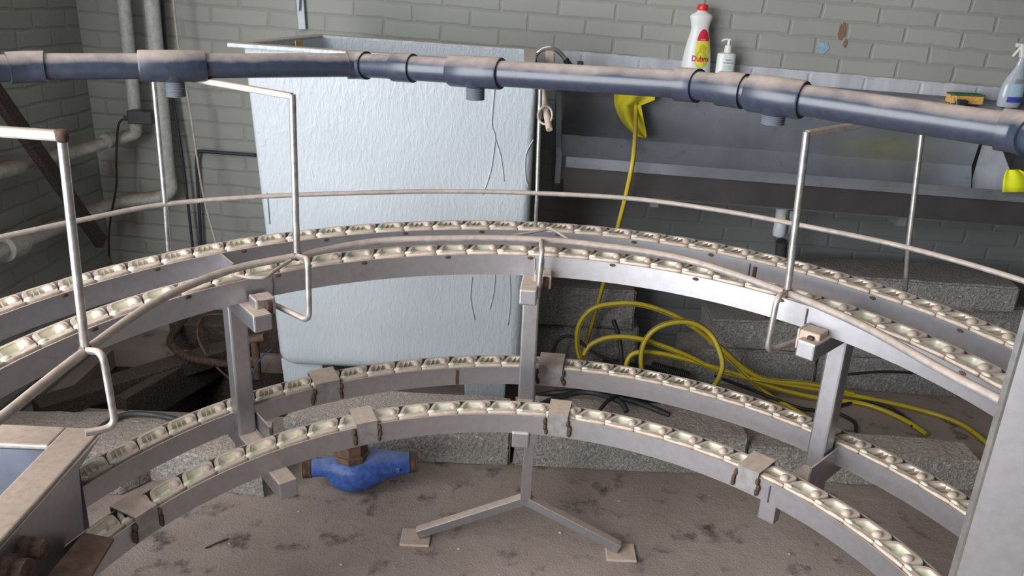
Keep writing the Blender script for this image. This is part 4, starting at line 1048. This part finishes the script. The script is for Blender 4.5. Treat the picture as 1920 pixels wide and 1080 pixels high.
tube1('pipe_socket', [PX(172, 399, -1.66), PX(140, 412, -1.66)], .033, M['oldpipe'], dp2, 18)
tube1('pipe_socket', [PX(35, 455, -1.66), PX(5, 467, -1.66)], .045, M['oldpipe'], dp2, 18)
q = P3(267, 219, 3.20); m = MB(); m.box(q, (.095, .06, .05)); vb = thing('valve_box', 'dark grey box with a cable fixed between the two drain pipes', 'junction box', q-Vector((0, 0, .03))); m.build('housing', M['darkgrey'], vb, bevel=.005)
tube1('cable_gland', [P3(246, 220, 3.19), P3(234, 222, 3.19)], .010, M['darkgrey'], vb)
cable([P3(236, 222, 3.19), P3(222, 235, 3.18), P3(218, 300, 3.17), P3(218, 350, 3.17), P3(206, 420, 3.15), P3(204, 480, 3.15)], .004, 'thin dark cable dropping from the grey box in the left corner')
cable([P3(302, -40, 3.28), P3(310, 80, 3.28), P3(325, 190, 3.28), P3(345, 320, 3.28), P3(362, 470, 3.28)], .006, 'dark blue cable running down the wall right of the drain pipes', 'cable')
cable([P3(322, -30, 3.2), P3(335, 90, 3.2), P3(355, 200, 3.18), P3(380, 360, 3.14), P3(406, 460, 3.1)], .004, 'taut dirty white string slanting down left of the tank', 'string', 'string', name='string')
o = tube1('conduit', rounded([P3(480, 291, 3.30), P3(371, 283, 3.30), P3(368, 300, 3.30), P3(378, 470, 3.30)], .01), .007, M['cable'], None, 8); tag(o, 'dark angled conduit on the brick wall left of the tank', 'conduit')
bmz = thing('support_beam', 'dark slanting steel brace in the left corner behind the pipes', 'brace', P3(170, 400, 2.9))
m = MB(); m.bar(PX(-60, 100, -1.60), PX(190, 455, -1.60), .03, .05); m.build('brace_bar', M['pitwall'], bmz, bevel=.002)
# wall shelf rail above the tank
wr = thing('shelf_rail', 'white slotted upright rail on the wall above the tank', 'shelf rail', P3(564, 55, 3.31))
m = MB(); m.bar(P3(557, -80, 3.315), P3(567, 55, 3.315), .028, .012, up=(0, 1, 0)); m.build('rail', M['tank'], wr, bevel=.002)
m = MB(); m.bar(P3(565, -80, 3.30), P3(560, 20, 3.30), .006, .02, up=(0, 1, 0)); m.build('bracket_arm', M['tank'], wr)

M['bluewire'] = plain('dull_blue_wire', (.05, .10, .18), .5)
# pit surroundings: planks, pipe and wires
pk = az(330, 700, .0)
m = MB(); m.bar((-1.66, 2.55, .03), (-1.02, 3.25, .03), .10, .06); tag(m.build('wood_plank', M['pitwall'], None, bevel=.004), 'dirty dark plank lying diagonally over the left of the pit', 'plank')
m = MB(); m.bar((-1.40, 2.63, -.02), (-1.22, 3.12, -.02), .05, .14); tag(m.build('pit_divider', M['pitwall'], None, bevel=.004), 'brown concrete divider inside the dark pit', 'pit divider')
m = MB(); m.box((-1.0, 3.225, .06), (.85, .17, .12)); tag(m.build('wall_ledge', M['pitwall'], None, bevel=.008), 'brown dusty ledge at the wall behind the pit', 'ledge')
tag(tube1('old_pipe', rounded([az(345, 600, .12), az(315, 640, .10), az(345, 670, .08), az(420, 683, .06), az(480, 683, .06)], .05), .016, M['rust'], None, 12), 'rusty bent pipe crossing the back of the pit', 'pipe')
cable([az(440, 590, .14), az(385, 592, .14), az(370, 625, .12), az(390, 670, .05), az(430, 710, -.02)], .005, 'thin wire loop hanging into the pit left of the left post', 'bronze', 'wire', name='wire')
cable([az(510, 655, .12), az(490, 670, .10), az(475, 700, .05), az(470, 730, .02)], .003, 'thin blue wire beside the tank foot', 'bluewire', 'wire', name='wire')
vv = thing('floor_valve', 'small rusty pipe fitting with tap beside the tank bottom corner', 'valve', (-1.0, 2.86, 0))
q = az(478, 640, .16)
vv.location = (q.x, q.y, 0)
tube1('riser', [(q.x, q.y, 0), (q.x, q.y, .17)], .016, M['bronze'], vv, 12)
tube1('tap_body', [(q.x-.02, q.y, .165), (q.x+.045, q.y-.01, .185)], .017, M['bronze'], vv, 12)
m = MB(); m.bar((q.x+.01, q.y, .20), (q.x+.03, q.y, .235), .01, .012); m.build('tap_handle', M['rust'], vv)
cable([az(175, 810, .16), az(215, 785, .165), az(245, 776, .165), az(290, 778, .16), az(330, 786, .155), az(380, 800, .10)], .009, 'dark hose lying over the concrete slab behind the end station', 'darkgrey', 'hose', name='hose_piece')
# debris on the floor
random.seed(21)
for i, (x, y) in enumerate([(1160, 940), (860, 1030), (430, 1020), (1050, 1000), (560, 960), (1330, 930), (1480, 1040), (640, 1060)]):
    c = az(x, y, .0); m = MB(); s = .0022+.0022*random.random(); m.lathe([(s*.4, 0), (s, s*.4), (s*.9, s), (s*.3, s*1.3)], (c.x, c.y, 0), 7, sx=1+random.random()*.6)
    tag(m.build('pebble', M['chain'], None), 'tiny pale pebble on the dirty floor', 'pebble', 'pebbles scattered on the floor')
c1 = az(385, 1028, .004); c2 = az(428, 1010, .004)
tag(tube1('twig', [c1, (c1+c2)/2+Vector((.002, .003, .001)), c2], .0022, M['rust'], None, 6), 'thin dark twig on the floor inside the bend at left', 'twig')
